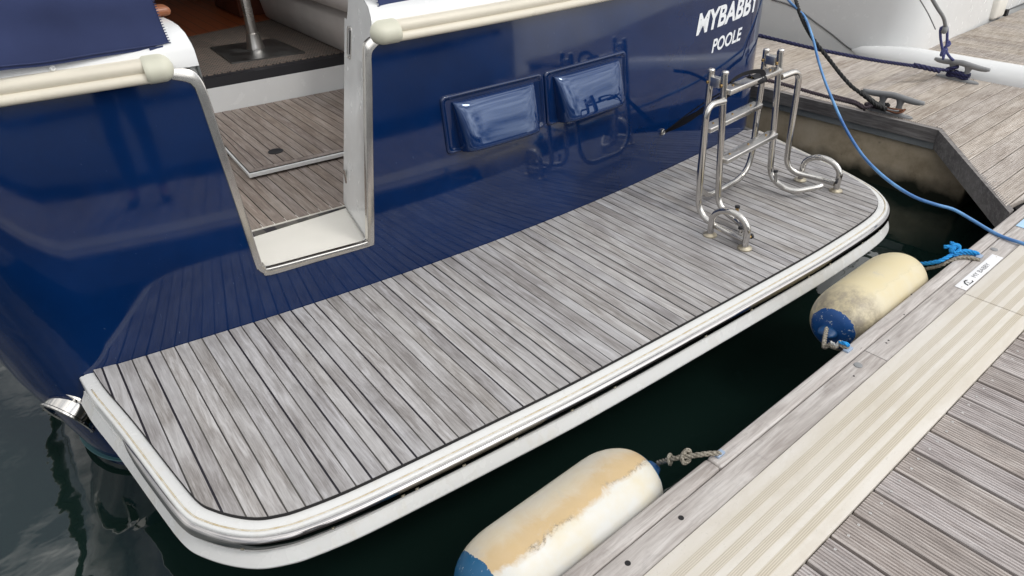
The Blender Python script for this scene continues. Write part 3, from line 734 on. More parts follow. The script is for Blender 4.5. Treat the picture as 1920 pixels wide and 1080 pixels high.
# vents
def vent(x0, x1, z0, z1):
    fx0, fx1, fz0, fz1 = x0 - .055, x1 + .055, z0 - .012, z1 + .032
    # flange frame: rounded ring
    ring = []; r = .02
    for cx, cz, a0 in ((fx1 - r, fz1 - r, 0), (fx0 + r, fz1 - r, 90), (fx0 + r, fz0 + r, 180), (fx1 - r, fz0 + r, 270)):
        for j in range(6): a = R(a0 + 18 * j); ring.append((cx + r * math.cos(a), cz + r * math.sin(a)))
    cx, cz = (fx0 + fx1) / 2, (fz0 + fz1) / 2
    def at(p, off, s):
        x = cx + (p[0] - cx) * (1 - s / (fx1 - fx0) * 2); z = cz + (p[1] - cz) * (1 - s / (fz1 - fz0) * 2)
        return Vector((x, sy(x, z), z)) + snorm(x, z) * off
    prof = [(-.002, 0), (.004, .0005), (.009, .003), (.0115, .008), (.009, .013), (.004, .017), (.003, .024)]
    rows = [[at(p, o, s) for o, s in prof] for p in ring + ring[:1]]
    Vf, Ff = grid(rows); n0 = len(Vf); m_ = len(prof)
    Ff = Ff + [tuple((len(ring) - 1 - j) * m_ + m_ - 1 for j in range(len(ring)))]
    fl = part('vent_flange', (Vf, Ff), M['blue'], yacht, auto=50)
    rows = []; nn = 40; hp_ = [(0, 1.0), (.014, .995), (.026, .965), (.040, .88), (.055, .72), (.069, .52), (.080, .32), (.087, .15), (.089, .05), (.084, 0), (.070, -.035), (.03, -.04), (.0, -.04)]
    hp_ = [(p.x, p.y) for p in catmull([Vector((a_, b_, 0)) for a_, b_ in hp_], 3)]
    for i in range(nn + 1):
        s = -math.cos(math.pi * i / nn); sh = (1 - abs(s) ** 7) ** (1 / 3.2) if abs(s) < 1 else 0
        row = []
        for o, v in hp_:
            half = (x1 - x0) / 2 * (1 - .07 * (1 - v)); x = (x0 + x1) / 2 + s * half; z = z0 + v * (z1 - z0)
            oo = o * sh + .003 + .002 * mnoise.noise(Vector((x * 4, z * 5, 3)))* sh
            row.append(Vector((x, sy(x, z), z)) + snorm(x, z) * oo)
        rows.append(row)
    h = part('hood', grid(rows), M['blue_hood'], yacht, smooth=True); h.name = 'vent_hood'
vent(1.512, 1.952, .978, 1.187); vent(2.075, 2.515, .978, 1.187)

# lettering on the transom
def letters(name, s, px0, px1, size, bold, label):
    cu = bpy.data.curves.new('t', 'FONT'); cu.body = s; cu.size = 1; cu.shear = .28; cu.offset = bold; cu.space_character = 1.02; cu.resolution_u = 6
    to = bpy.data.objects.new('t', cu); sc.collection.objects.link(to); bpy.context.view_layer.update()
    me = bpy.data.meshes.new_from_object(to.evaluated_get(bpy.context.evaluated_depsgraph_get())); bpy.data.objects.remove(to)
    bm = bmesh.new(); bm.from_mesh(me); bmesh.ops.triangulate(bm, faces=bm.faces[:])
    for _ in range(3):
        lg = [e for e in bm.edges if e.calc_length() > .12]
        if not lg: break
        bmesh.ops.subdivide_edges(bm, edges=lg, cuts=1); bmesh.ops.triangulate(bm, faces=bm.faces[:])
    bm.to_mesh(me); bm.free()
    p0, p1 = T(*px0), T(*px1); xs_ = [v.co.x for v in me.vertices]; ys_ = [v.co.y for v in me.vertices]; x0_, x1_ = min(xs_), max(xs_); y0_ = 0; y1_ = max(ys_)
    V = []; rnd = random.Random(3)
    for v in me.vertices:
        u = (v.co.x - x0_) / (x1_ - x0_); wv = v.co.y / y1_
        x = p0.x + (p1.x - p0.x) * u; z = p0.z + (p1.z - p0.z) * u + wv * size
        V.append(Vector((x, sy(x, z), z)) + snorm(x, z) * .0018)
    o = part(name, (V, [tuple(p.vertices) for p in me.polygons]), M['lettering'], yacht); o['label'] = label
letters('name_lettering', 'MYBABBY', (1304.5, 66), (1421, 15), .106, .032, 'white bold slanted name MYBABBY')
letters('port_lettering', 'POOLE', (1333.5, 99), (1390, 73), .070, .026, 'white bold slanted word POOLE')

# swim platform --------------------------------------------------------
TE = [(-.104, 2.60), (-.098, 2.54), (-.086, 2.44), (-.043, 2.191), (.009, 1.84), (.034, 1.70), (.063, 1.637), (.106, 1.576), (.155, 1.527), (.205, 1.500), (.263, 1.481), (.40, 1.458), (.60, 1.442), (.9, 1.424), (1.3, 1.405), (1.9, 1.399), (2.6, 1.400), (2.95, 1.411), (3.2, 1.428), (3.34, 1.452), (3.44, 1.495), (3.515, 1.56), (3.58, 1.66), (3.666, 1.90), (3.74, 2.2), (3.803, 2.433), (3.835, 2.56)]
TE = catmull([Vector((x, y, 0)) for x, y in TE], 5)
back = [(x, ybase(x) + .012) for x in [3.85 - (3.85 + .10) * i / 50 for i in range(51)]]
def off(L, d):
    o = []
    for i, p in enumerate(L):
        t_ = (L[min(i + 1, len(L) - 1)] - L[max(i - 1, 0)]).normalized(); o.append(p + Vector((t_.y, -t_.x, 0)) * d)
    return o
MPf = [(-.03, .476), (.0, .476), (.001, .4775), (.030, .4765), (.0335, .475), (.037, .475), (.0395, .4762), (.044, .4758), (.0475, .474), (.0495, .471), (.050, .4685), (.048, .4672), (.0500, .466), (.0505, .45), (.0505, .412), (.055, .4115), (.0565, .409), (.055, .406), (.057, .404), (.080, .366), (.079, .360), (.068, .356), (.02, .356)]
rows = [[Vector((p.x, p.y, z)) for p in L_] for L_, z in [(off(TE, d), z) for d, z in MPf]]
rows = [list(r_) for r_ in zip(*rows)]
sp_ = part('swim_platform', grid(rows), M['rim'], yacht, auto=38)
part('platform_core', prism([(p.x, p.y) for p in off(TE, -.02)] + back, .37, .474), M['rim'], yacht)
part('underside', prism([(p.x, p.y) for p in off(TE, .064)] + back, .3565, .360), M['white'], yacht)
part('stain_line', tube([Vector((p.x, p.y, .4750)) for p in off(TE, .0350)[8:]], .0030, 6), M['tan'], yacht, smooth=True)
i0 = next(i for i, p in enumerate(TE) if p.y < 2.20)
i1 = next(i for i, p in enumerate(TE) if p.x > 3.60)
sl = off(TE, .0500)[i0:i1]
prs = [(math.cos(R(a)) ** .8 * .0175, math.sin(R(a)) * .0262) for a in range(-90, 91, 15)]
rows = []
for k, p in enumerate(sl):
    t_ = (sl[min(k + 1, len(sl) - 1)] - sl[max(k - 1, 0)]).normalized(); n = Vector((t_.y, -t_.x, 0)); s = min(1, .15 + (k / 3) ** .6, .15 + ((len(sl) - 1 - k) / 3) ** .6)
    rows.append([p + n * (o * s) + Vector((0, 0, .4392 + z * s)) for o, z in prs])
st = part('stainless_rub_strip', grid(rows), M['strip'], yacht, smooth=True)
scv = []
for px, py in ((458, 1023), (620, 975), (740, 931), (785, 914), (858, 878), (968, 823), (1067, 773), (1158, 723), (1316, 637), (1400, 587), (1502, 525), (1550, 490), (1606, 458), (1640, 433)):
    q = atz(px, py, .424); best = min(range(len(sl)), key=lambda i: (sl[i] - Vector((q.x, q.y, 0))).length)
    t_ = (sl[min(best + 1, len(sl) - 1)] - sl[best - 1]).normalized(); n = (Vector((t_.y, -t_.x, 0)) + Vector((0, 0, .25))).normalized()
    part('strip_screw', lathe(sl[best] + Vector((0, 0, .436)) + Vector((t_.y, -t_.x, 0)) * .0168, n, [(0, .0066), (.0014, .0060), (.0015, .0030), (.0004, .0012)], 12), M['flange'], yacht)
TI = off(TE, -.0018)
tp = [(p.x, p.y) for p in TI] + [(x, y - .016) for x, y in back if -.097 < x < 3.84]
part('deck_caulking', prism([(p.x, p.y) for p in off(TE, -.0003)] + back, .4742, .4868), M['caulk'], yacht)
part('perimeter_caulking', grid([[Vector((a_.x, a_.y, .4878)), Vector((b_.x, b_.y, .4878)), Vector((b_.x, b_.y, .478))] for a_, b_ in zip(off(TE, -.0021), off(TE, .0000))]), M['void'], yacht)
part('teak_planks', plank_deck(tp, ZP, .0508, -.0215, .0056, .014, True), M['teak'], yacht)

# exhaust and trim tab on the port quarter
ex = aty(139, 768, 2.70); ax = Vector((-.80, -.47, -.36)).normalized()
eo = part('exhaust_outlet', lathe(ex + ax * -.03, ax, [(0, .128), (.012, .128), (.016, .104), (.062, .101), (.066, .108), (.073, .108), (.076, .101), (.071, .093), (.04, .090), (.02, .089)], 40), M['steel'], yacht, auto=30)
part('exhaust_bore', lathe(ex + ax * .005, ax, [(0, .088), (.001, .088)], 30), M['void'], yacht)
for k in range(6):
    up = Vector((0, 0, 1)); n = (up - ax * up.dot(ax)).normalized(); b = ax.cross(n); a = R(60 * k + 20)
    part('flange_bolt', lathe(ex + ax * -.018 + (.116) * (math.cos(a) * n + math.sin(a) * b), ax, [(0, .009), (.008, .009), (.009, .005)], 8), M['steel'], yacht)
M['teal'] = mat('teal_antifoul', (.015, .07, .08), .5)
part('trim_tab', sweep(cols(-9, .3)[9:], [(-.01, .036), (.012, .037), (.015, .040), (.012, .043), (-.01, .044)]), M['teal'], yacht, auto=40)

# swim ladder, folded up and standing on the platform -------------------
r = .0158
lad = part('swim_ladder', lathe((2.9, 1.9, .49), (0, 0, 1), [(0, .001), (.0005, .001)], 3), M['steel'], yacht)
def lp_(name, vf, m='steel', auto=60): return part(name, vf, M[m], lad, auto=auto)
XL, XR = 2.65, 3.13
def feet(px, py): return atz(px, py, .49)
fA, fB, fC, fD = feet(1331, 441), feet(1396, 466), feet(1500, 338), feet(1567, 358)
for a_, b_ in ((fA, fB), (fC, fD)):
    h = .158; u = (b_ - a_)
    pts = [a_, a_ + Vector((0, 0, h * .52))] + [a_ + u * (.5 - .5 * math.cos(R(t_))) + Vector((0, 0, h * .52 + h * .48 * math.sin(R(t_)))) for t_ in range(15, 180, 15)] + [b_ + Vector((0, 0, h * .52)), b_]
    lp_('base_hoop', tube(catmull(pts, 3), r, 14))
    for f in (a_, b_): lp_('base_flange', lathe(f, (0, 0, 1), [(0, .034), (.006, .033), (.011, .022), (.013, .018)], 24), 'flange', 30)
# front rails (telescopic pair nearest the camera)
ZFL, ZFR = 1.205, 1.212
def front(x, yb, yt, zt, sgn, foot):
    return fillet([(x, yt, zt), (x, yb, .555), (x + sgn * .0, yb - .14, .522), (x + sgn * .10, foot.y + .03, .545), (x + sgn * .13, foot.y + .02, .55)], [.10, .05, .03], 8)
lp_('front_rail', tube(front(XL, 1.905, 1.972, ZFL, -1, fB), r, 14))
lp_('front_rail', tube(front(XR, 1.948, 2.018, ZFR, 1, fD), r, 14))
# back U frame
ub = [(XL, 2.047, 1.20), (XL, 2.035, .535), (XR - .0, 2.075, .535), (XR, 2.097, 1.20)]
lp_('folding_frame', tube(fillet(ub, .16, 10), r, 14))
# outer stays
def stay(x, xo, yt, zt, foot, sgn):
    y2 = yt - .035
    return fillet([(x + sgn * .012, yt, zt), (xo, yt - .01, zt + .012), (xo + sgn * .0, y2, .552), (foot.x - sgn * .005, foot.y + .10, .530), (foot.x - sgn * .004, foot.y + .012, .530)], [.085, .10, .03], 10)
lp_('outer_stay', tube(stay(XL, 2.505, 1.945, 1.082, fB, -1), r, 14))
lp_('outer_stay', tube(stay(XR, 3.285, 1.995, 1.085, fD, 1), r, 14))
# top brackets between front and back rails
for x, y0, y1, z in ((XL, 1.968, 2.047, 1.155), (XR, 2.014, 2.096, 1.16)):
    lp_('hinge_bracket', rbox((x, (y0 + y1) / 2, z), (.017, 0, 0), (0, (y1 - y0) / 2 - .012, 0), (0, 0, .022), .003), 'brushed', 40)
    for yy in (y0, y1):
        lp_('hinge_pin', lathe((x - .024, yy, z - .006), (1, 0, 0), [(0, .005), (.003, .0075), (.045, .0075), (.048, .005)], 12), 'brass', 30)
        zt = ZFL if x == XL else ZFR
        lp_('tube_cap', lathe((x, yy, 1.196 if yy == y1 else zt - .004), (0, 0, 1), [(0, .0168), (.008, .0168), (.013, .012), (.0145, .005)], 16), 'brushed', 30)
# treads
def tread(x0, x1, y0, y1, z0, z1, dy):
    c = Vector(((x0 + x1) / 2, (y0 + y1) / 2 + dy, (z0 + z1) / 2)); u = Vector((x1 - x0, y1 - y0, z1 - z0)) / 2
    v_, f_ = rbox(c, u, Vector((0, .031, 0)), Vector((0, 0, .0125)), .004); t_ = lp_('tread', (v_, f_), 'brushed', 40)
    for k in (-.72, 0, .72): lp_('tread_bolt', lathe(c + u * k + Vector((0, .004, .0125)), (0, 0, 1), [(0, .0055), (.004, .005), (.005, .002)], 10), 'brass', 30)
q = aty(1361, 163, 1.968); tread(XL + .012, XR - .012, 1.962, 2.008, 1.118, 1.122, .0)
tread(XL + .006, XR - .006, 2.042, 2.09, .915, .925, .0)
tread(XL + .012, XR - .012, 1.925, 1.968, .79, .80, .0)
# stubs with black caps
def stub(p, d, l, m='brass'):
    lp_('stop_stub', lathe(p, d, [(0, .0085), (l, .0085)], 12), m, 30); lp_('rubber_cap', lathe(Vector(p) + Vector(d) * l, d, [(0, .0125), (.010, .013), (.012, .010)], 16), 'black', 30)
stub((XL + .015, 1.80, .535), (.1, .1, .98), .045); stub((XR - .012, 1.90, .555), (.05, .25, .96), .05, 'steel')
stub(fB + Vector((.012, .01, .045)), (1, -.05, 0), .032); stub(fB + Vector((.02, .05, .055)), (.1, .1, .98), .02, 'steel')
stub(fD + Vector((-.03, .02, .065)), (.25, -.95, -.1), .02, 'steel')
# eye on the transom for the strap
ep = T(1241, 247)
part('strap_eye', join(box(ep + snorm(ep.x, ep.z) * .003, (.010, 0, 0), (0, 0, .016), (0, .003, 0)), tube([ep + Vector((.012 * math.cos(a), -.012, .014 * math.sin(a))) for a in [k * math.pi / 6 for k in range(12)]], .003, 6, True)), M['steel'], yacht)
# small canvas fasteners on the bulwark
fast = [(100, 131), (284, 99), (312, 98), (706, 31), (942, 3)]
YF = [2.652, 2.652, 2.652, 2.61, 2.60]
for (px, py), yf in zip(fast, YF):
    q = aty(px, py, yf); part('canvas_stud', lathe(q + Vector((0, .012, 0)), (0, -1, .35), [(0, .011), (.014, .010), (.018, .007), (.0182, .004), (.014, .003)], 14), M['white'], yacht, auto=40)
q = aty(88, 148, 2.64); part('turn_button', rbox(q, (.011, 0, .004), (0, .006, 0), (-.004, 0, .008), .003), M['white'], yacht, auto=40)
q = aty(304, 24, 2.93); part('handrail', rbox((q.x - .55, 2.93, 1.635), (.575, 0, 0), (0, .045, 0), (0, 0, .016), .014), M['varnish'], yacht, auto=50)

# ------------------------------------------------------------------ strap
top = Vector((2.93, 1.985, 1.122)); sv = []
def ribbon(pts, w_, up=(0, 0, 1)):
    pts = [Vector(p) for p in pts]; V = []; m = len(pts)
    for i, p in enumerate(pts):
        t_ = (pts[min(i + 1, m - 1)] - pts[max(i - 1, 0)]).normalized(); wv = w_[i] if isinstance(w_, list) else w_
        view = Vector(up); s_ = t_.cross(view); s_ = (view - t_ * view.dot(t_)).normalized(); n = t_.cross(s_)
        V += [p + s_ * wv + n * .0009, p - s_ * wv + n * .0009, p - s_ * wv - n * .0009, p + s_ * wv - n * .0009]
    Fq = []
    for i in range(m - 1):
        for k in range(4): l = (k + 1) % 4; Fq.append((i * 4 + k, i * 4 + l, i * 4 + 4 + l, i * 4 + 4 + k))
    return V, Fq + [(0, 1, 2, 3), tuple(4 * (m - 1) + k for k in range(4))]
e0 = ep + Vector((.012, -.014, .0))
s1 = [e0.lerp(top + Vector((-.02, .02, .005)), k / 12) + Vector((0, 0, -.012 * math.sin(math.pi * k / 12))) for k in range(13)]
sv.append(ribbon(s1, [.006 + .012 * math.sin(math.pi * min(1, k / 6)) if k < 6 else .016 for k in range(13)], (0, -.5, .85)))
s2 = [e0.lerp(top + Vector((-.12, .03, -.012)), k / 10) + Vector((0, 0, .018 * math.sin(math.pi * k / 10))) for k in range(11)]
sv.append(ribbon(s2, .004, (0, -.6, .8)))
for k, dx in enumerate((-.05, -.025, 0.0, .02)):
    c_ = top + Vector((dx, 0, -.004)); lpz = [c_ + Vector((.012 * math.sin(a + k), .030 * math.cos(a), .024 * math.sin(a))) for a in [j * math.pi / 8 for j in range(16)]]
    sv.append(ribbon(lpz + lpz[:1], .014, (1, 0, .1)))
lo = catmull([top + Vector(v_) for v_ in ((.02, -.02, .01), (-.03, -.03, .045), (-.12, -.01, .048), (-.17, .02, .015), (-.16, .03, -.03))], 6)
sv.append(ribbon(lo, .012, (0, -.4, .9)))
strap = part('webbing_strap', join(*sv), M['strap'], None, loc=tuple(ep))
tag(strap, 'black webbing strap knotted on the top ladder tread and hooked to the blue transom', 'strap')

# ------------------------------------------------------------------ canvas covers
def canvas(name, bottom, topx, seed, label, YC=2.637):
    """bottom: px outline of the lower edge, hanging in a plane that leans back"""
    lowp = [aty(px, py, YC) for px, py in bottom]; lowp = resample(catmull(lowp, 8), .025); rows = []; H = 34
    for j in range(H + 1):
        v = j / H; row = []
        for i, p in enumerate(lowp):
            u = i / (len(lowp) - 1); x = p.x + topx(u) * v; z = p.z + v * .75
            y = YC + .16 * v + .022 * mnoise.noise(Vector((x * 2.2, z * 5 + x * 1.5, seed))) * min(1, v * 5) + .035 * mnoise.noise(Vector((x * 1.1, z * 3.3 - x, seed + 5))) * min(1, v * 4)
            y += -.026 * math.sin((z * 13 - x * 3.6) + 2.2 * mnoise.noise(Vector((x * .9, z, seed)))) * min(1, v * 3) * .6
            y += .011 * math.sin(z * 34 + x * 6 + 3 * mnoise.noise(Vector((x * 1.7, z * 2, seed + 9)))) * min(1, v * 5) * (.4 + .6 * mnoise.noise(Vector((x * 2, z * 3, seed + 2))))
            row.append(Vector((x, y, z)))
        rows.append(row)
    root = thing(name, tuple(lowp[0]), label, 'canvas cover')
    part('panel', grid(rows), M['canvas'], root, smooth=True)
    hem = [p + Vector((0, -.002, .012)) for p in lowp]; part('hem', tube(hem, .0022, 6), M['canvas'], root, smooth=True)
    return root, rows, lowp
cl, rws, lw = canvas('canvas_cover', [(-140, 153), (0, 132.5), (87, 123.5), (194, 106), (282, 93), (300, 91), (319, 85)], lambda u: -.055 * u, 1, 'navy canvas cover with an open zip edge hanging left of the boat gate')
zz = []
edge = [r_[-1] for r_ in rws]
for k, p in enumerate(resample(edge, .0042)):
    if k % 2 == 0: zz.append(box(p + Vector((.002, -.002, 0)), (.0032, 0, 0), (0, .0015, 0), (0, 0, .0014)))
part('zip', join(*zz), M['canvas'], cl)
q = aty(296, 100, 2.632); part('tab', box(q, (.022, 0, 0), (0, .0015, 0), (0, 0, .022)), M['canvas'], cl)
cr, rws, lw = canvas('canvas_cover', [(714, 23), (740, 20), (800, 12), (900, 0), (1000, -14), (1200, -50), (1500, -120)], lambda u: -.06 + .06 * u, 4, 'navy canvas cover lapping over the white bulwark right of the boat gate', 2.598)
q = aty(725, 28, 2.594); part('tab', box(q, (.020, 0, 0), (0, .0015, 0), (0, 0, .018)), M['canvas'], cr)
zz = [box(p + Vector((-.003, -.002, 0)), (.0045, 0, 0), (0, .0015, 0), (0, 0, .0017)) for k, p in enumerate(resample([r_[0] for r_ in rws], .006)) if k % 2 == 0]
part('zip', join(*zz), M['canvas'], cr)

# ================================================================== FENDERS
def fender(a0, a1, b, z, r_, m, label):
    c = D((a0 + a1) / 2, b, z); root = thing('fender', (0, 0, 0), label, 'fender', 'fenders hung along the pontoon edge')
    h = (a1 - a0) / 2; prof = []
    body = [(-h, .03), (-h + .006, .045)] + [(-h + .006 + (r_ * 1.12) * (1 - math.cos(t_)), .045 + (r_ - .045) * math.sin(t_)) for t_ in [math.pi / 2 * k / 10 for k in range(1, 11)]]
    prof = body + [(-d, rr) for d, rr in reversed(body)]
    V, Fq = lathe((0, 0, 0), (1, 0, 0), prof, 48)
    V = [Vector((v.x, v.y, v.z)) + Vector((0, 1, 0)) * .002 * mnoise.noise(v * 9) for v in V]
    me = bpy.data.meshes.new('body'); me.from_pydata([tuple(v) for v in V], [], [tuple(f) for f in Fq]); me.materials.append(m)
    me.polygons.foreach_set('use_smooth', [True] * len(me.polygons)); o = bpy.data.objects.new('body', me); sc.collection.objects.link(o); o.parent = root
    for s in (-1, 1):     # eyelet lugs
        v_, f_ = lathe((s * (h - .01), 0, 0), (s, 0, 0), [(0, .034), (.02, .030), (.04, .025), (.055, .018)], 20)
        v_ = [Vector((v.x, v.y * (1 if abs(v.x) < h + .01 else 1.3), v.z * (1 if abs(v.x) < h + .01 else .55))) for v in v_]
        me = bpy.data.meshes.new('end_lug'); me.from_pydata([tuple(v) for v in v_], [], f_); me.materials.append(M['lug'])
        me.polygons.foreach_set('use_smooth', [True] * len(me.polygons)); l_ = bpy.data.objects.new('end_lug', me); sc.collection.objects.link(l_); l_.parent = root
    root.location = c; root.rotation_euler = (0, 0, PA); ROOT[root.name] = c
    return c, h
M['lug'] = gel('blue_vinyl_lug', (.008, .08, .24), .45, blot=.3)
m1 = fender_mat('stained_fender_vinyl', 1.3, (.008, .10, .22), (.60, .42, .20), .045, -.290, .330, .0, (.66, .60, .46))
m2 = fender_mat('grubby_fender_vinyl', 6.1, (.008, .07, .25), (.60, .53, .33), -.16, -.312, .5, .95, (.66, .56, .33))
c1, h1 = fender(.560, 1.283, .945, .388, .145, m1, 'white and blue fender with a large tan stain, nearest the camera')
c2, h2 = fender(2.400, 3.078, .942, .402, .141, m2, 'yellowed cream fender with dirty blue end beside the name plate')
# fender 1 line
q0 = c1 + UA * (h1 + .06); q1 = atz(1262, 860, .46); q2 = atz(1295, 855, .49); q3 = atz(1325, 851, .51); q4 = atz(1350, 850, .497)
fl1 = thing('fender_line', tuple(q4), 'weathered grey knotted rope tying the nearest fender to the pontoon edge', 'rope', 'fender ropes')
path = catmull([q0, q1, q2, q3, q4], 8)
part('cord', rope(path, .0085), M['r_grey'], fl1, smooth=True)
kn = [q1.lerp(q2, .75) + Vector((.016 * math.cos(a * 1.0), .010 * math.sin(a), .016 * math.sin(a * 1.0 + .8))) for a in [k * .6 for k in range(18)]]
part('knot', rope(kn, .0075), M['r_grey'], fl1, smooth=True)
kn = [q1.lerp(q0, .2) + Vector((.014 * math.cos(a), .010 * math.sin(a + 1), .012 * math.sin(a))) for a in [k * .6 for k in range(14)]]
part('knot', rope(kn, .006), M['r_grey'], fl1, smooth=True)
def lace(px, py, z=.494, s=1, rot=0.0):
    q = atz(px, py, z); u = (UA * math.cos(rot) + UB * math.sin(rot)); v = Vector((0, 0, 1)).cross(u)
    return rbox(q, u * .018 * s, v * .010 * s, Vector((0, 0, .005)), .003)
part('rope_eye', lace(1349, 851), M['shackle'], fl1, auto=40)
fr_ = [q0 + UA * .0 + Vector((random.uniform(-.01, .02), random.uniform(-.012, .012), random.uniform(-.03, 0))) for k in range(5)]
part('frayed_ends', join(*[tube(catmull([q0, q0.lerp(p, .6) + Vector((0, 0, -.006)), p + Vector((0, 0, -.02))], 3), .0016, 5) for p in fr_]), M['r_grey'], fl1)
# fender 2 lines: far end (blue + grey) and near end
q0 = c2 + UA * (h2 + .05)
fl2 = thing('fender_line', tuple(atz(1835, 478, .497)), 'bright blue rope and grey cord at the far end of the yellowed fender', 'rope', 'fender ropes')
pb = catmull([q0 + Vector((0, 0, .02)), atz(1760, 490, .49), atz(1792, 474, .512), atz(1815, 471, .512), atz(1835, 476, .500)], 8)
part('blue_cord', rope(pb, .0095), M['r_cyan'], fl2, smooth=True)
part('blue_cord', rope([p + Vector((.006, -.004, -.010)) for p in pb[14:]], .009), M['r_cyan'], fl2, smooth=True)
pg = catmull([q0 + Vector((0, 0, -.01)), atz(1757, 497, .465), atz(1778, 487, .49), atz(1802, 480, .503), atz(1835, 485, .497)], 8)
part('grey_cord', rope([p + Vector((.0, -.006, -.004)) for p in pg], .0085), M['r_grey'], fl2, smooth=True)
k0 = atz(1789, 473, .515)
part('knot', rope([k0 + Vector((.018 * math.cos(a), .012 * math.sin(a * .9), .018 + .014 * math.sin(a + .5))) for a in [j * .6 for j in range(18)]], .009), M['r_cyan'], fl2, smooth=True)
for dx, px, py in ((0, 1783, 455), (1, 1770, 463)):
    e_ = atz(px, py, .545 - dx * .01); part('frayed_ends', rope(catmull([k0 + Vector((0, 0, .02)), k0.lerp(e_, .6) + Vector((0, 0, .012)), e_], 5), .009), M['r_cyan'], fl2, smooth=True)
part('rope_eye', lace(1836, 481, .494, 1.1), M['shackle'], fl2, auto=40)
q0 = c2 - UA * (h2 + .03) + Vector((0, 0, .03))
fl3 = thing('fender_line', tuple(atz(1590, 655, .497)), 'tangled white grey and blue cord at the dirty blue end of the yellowed fender', 'rope', 'fender ropes')
pt = [atz(1545, 650, .45), atz(1556, 646, .48), atz(1566, 652, .487), atz(1573, 645, .50), atz(1582, 650, .505), atz(1590, 652, .498)]
part('grey_cord', rope(catmull([q0] + pt, 6), .0085), M['r_grey'], fl3, smooth=True)
M['r_white'] = rope_m('pale_rope', (.42, .42, .40), (.6, .6, .58))
part('pale_cord', rope(catmull([p + Vector((.004, .0, .008)) for p in pt[1:5]] + [pt[2] + Vector((.01, -.01, .018))], 6), .0075), M['r_white'], fl3, smooth=True)
part('blue_cord', rope(catmull([pt[3] + Vector((.0, 0, .006)), pt[4] + Vector((0, 0, .016)), pt[5] + Vector((-.004, 0, .012)), pt[4] + Vector((.012, .012, .004)), pt[5]], 6), .008), M['r_cyan'], fl3, smooth=True)
part('rope_eye', lace(1590, 655, .494, 1.1), M['shackle'], fl3, auto=40)

# ================================================================== NAME PLATES
def plate(a0, a1, b0, b1, label):
    root = thing('name_plate', D((a0 + a1) / 2, (b0 + b1) / 2, .489), label, 'sign')
    part('plate', dbox(a0, a1, b0, b1, .4895, .4925, .001), M['sign'] if 'white' in label else M['bluepl'], root, auto=40); return root
pa = plate(2.951, 3.346, .664, .710, 'small white name plate reading MY BABBY on the pontoon edge')
def flat_text(s, a0, h, b0, m, root, z=.4933, rgt=None, name='lettering'):
    cu = bpy.data.curves.new('t', 'FONT'); cu.body = s; cu.size = 1; cu.space_character = 1.05; to = bpy.data.objects.new('t', cu); sc.collection.objects.link(to); bpy.context.view_layer.update()
    me = bpy.data.meshes.new_from_object(to.evaluated_get(bpy.context.evaluated_depsgraph_get())); bpy.data.objects.remove(to)
    mx_ = max(v.co.x for v in me.vertices); my = max(v.co.y for v in me.vertices)
    V = [D(a0 + v.co.x / mx_ * rgt, b0 + v.co.y / my * h, z) for v in me.vertices]
    part(name, (V, [tuple(p.vertices) for p in me.polygons]), m, root)
flat_text('MY BABBY', 3.078, .019, .6775, M['greyink'], pa, rgt=.165)
q = D(3.02, .6865, .4933)       # sail shaped emblem
em = [(-.030, -.014), (-.022, .004), (-.004, .014), (.012, .012), (.020, .004), (.010, .006), (-.004, .008), (-.016, .0), (-.020, -.012)]
em2 = [(-.016, -.014), (.024, -.016), (.030, -.006), (.026, -.006), (.020, -.011), (-.014, -.011)]
em3 = [(-.006, -.009), (-.002, .006), (.003, -.009), (.001, -.009), (-.002, .001), (-.004, -.009)]
for e in (em, em2, em3):
    V = [q + UA * a_ + UB * b_ for a_, b_ in e]; part('emblem', (V, [tuple(range(len(V)))]), M['ink'], pa)
for a_ in (2.965, 3.332): part('rivet', lathe(D(a_, .687, .4926), (0, 0, 1), [(0, .0028), (.0008, .0024)], 8), M['flange'], pa)
plate(3.715, 4.05, .700, .742, 'light blue plate on the pontoon edge at the right border')

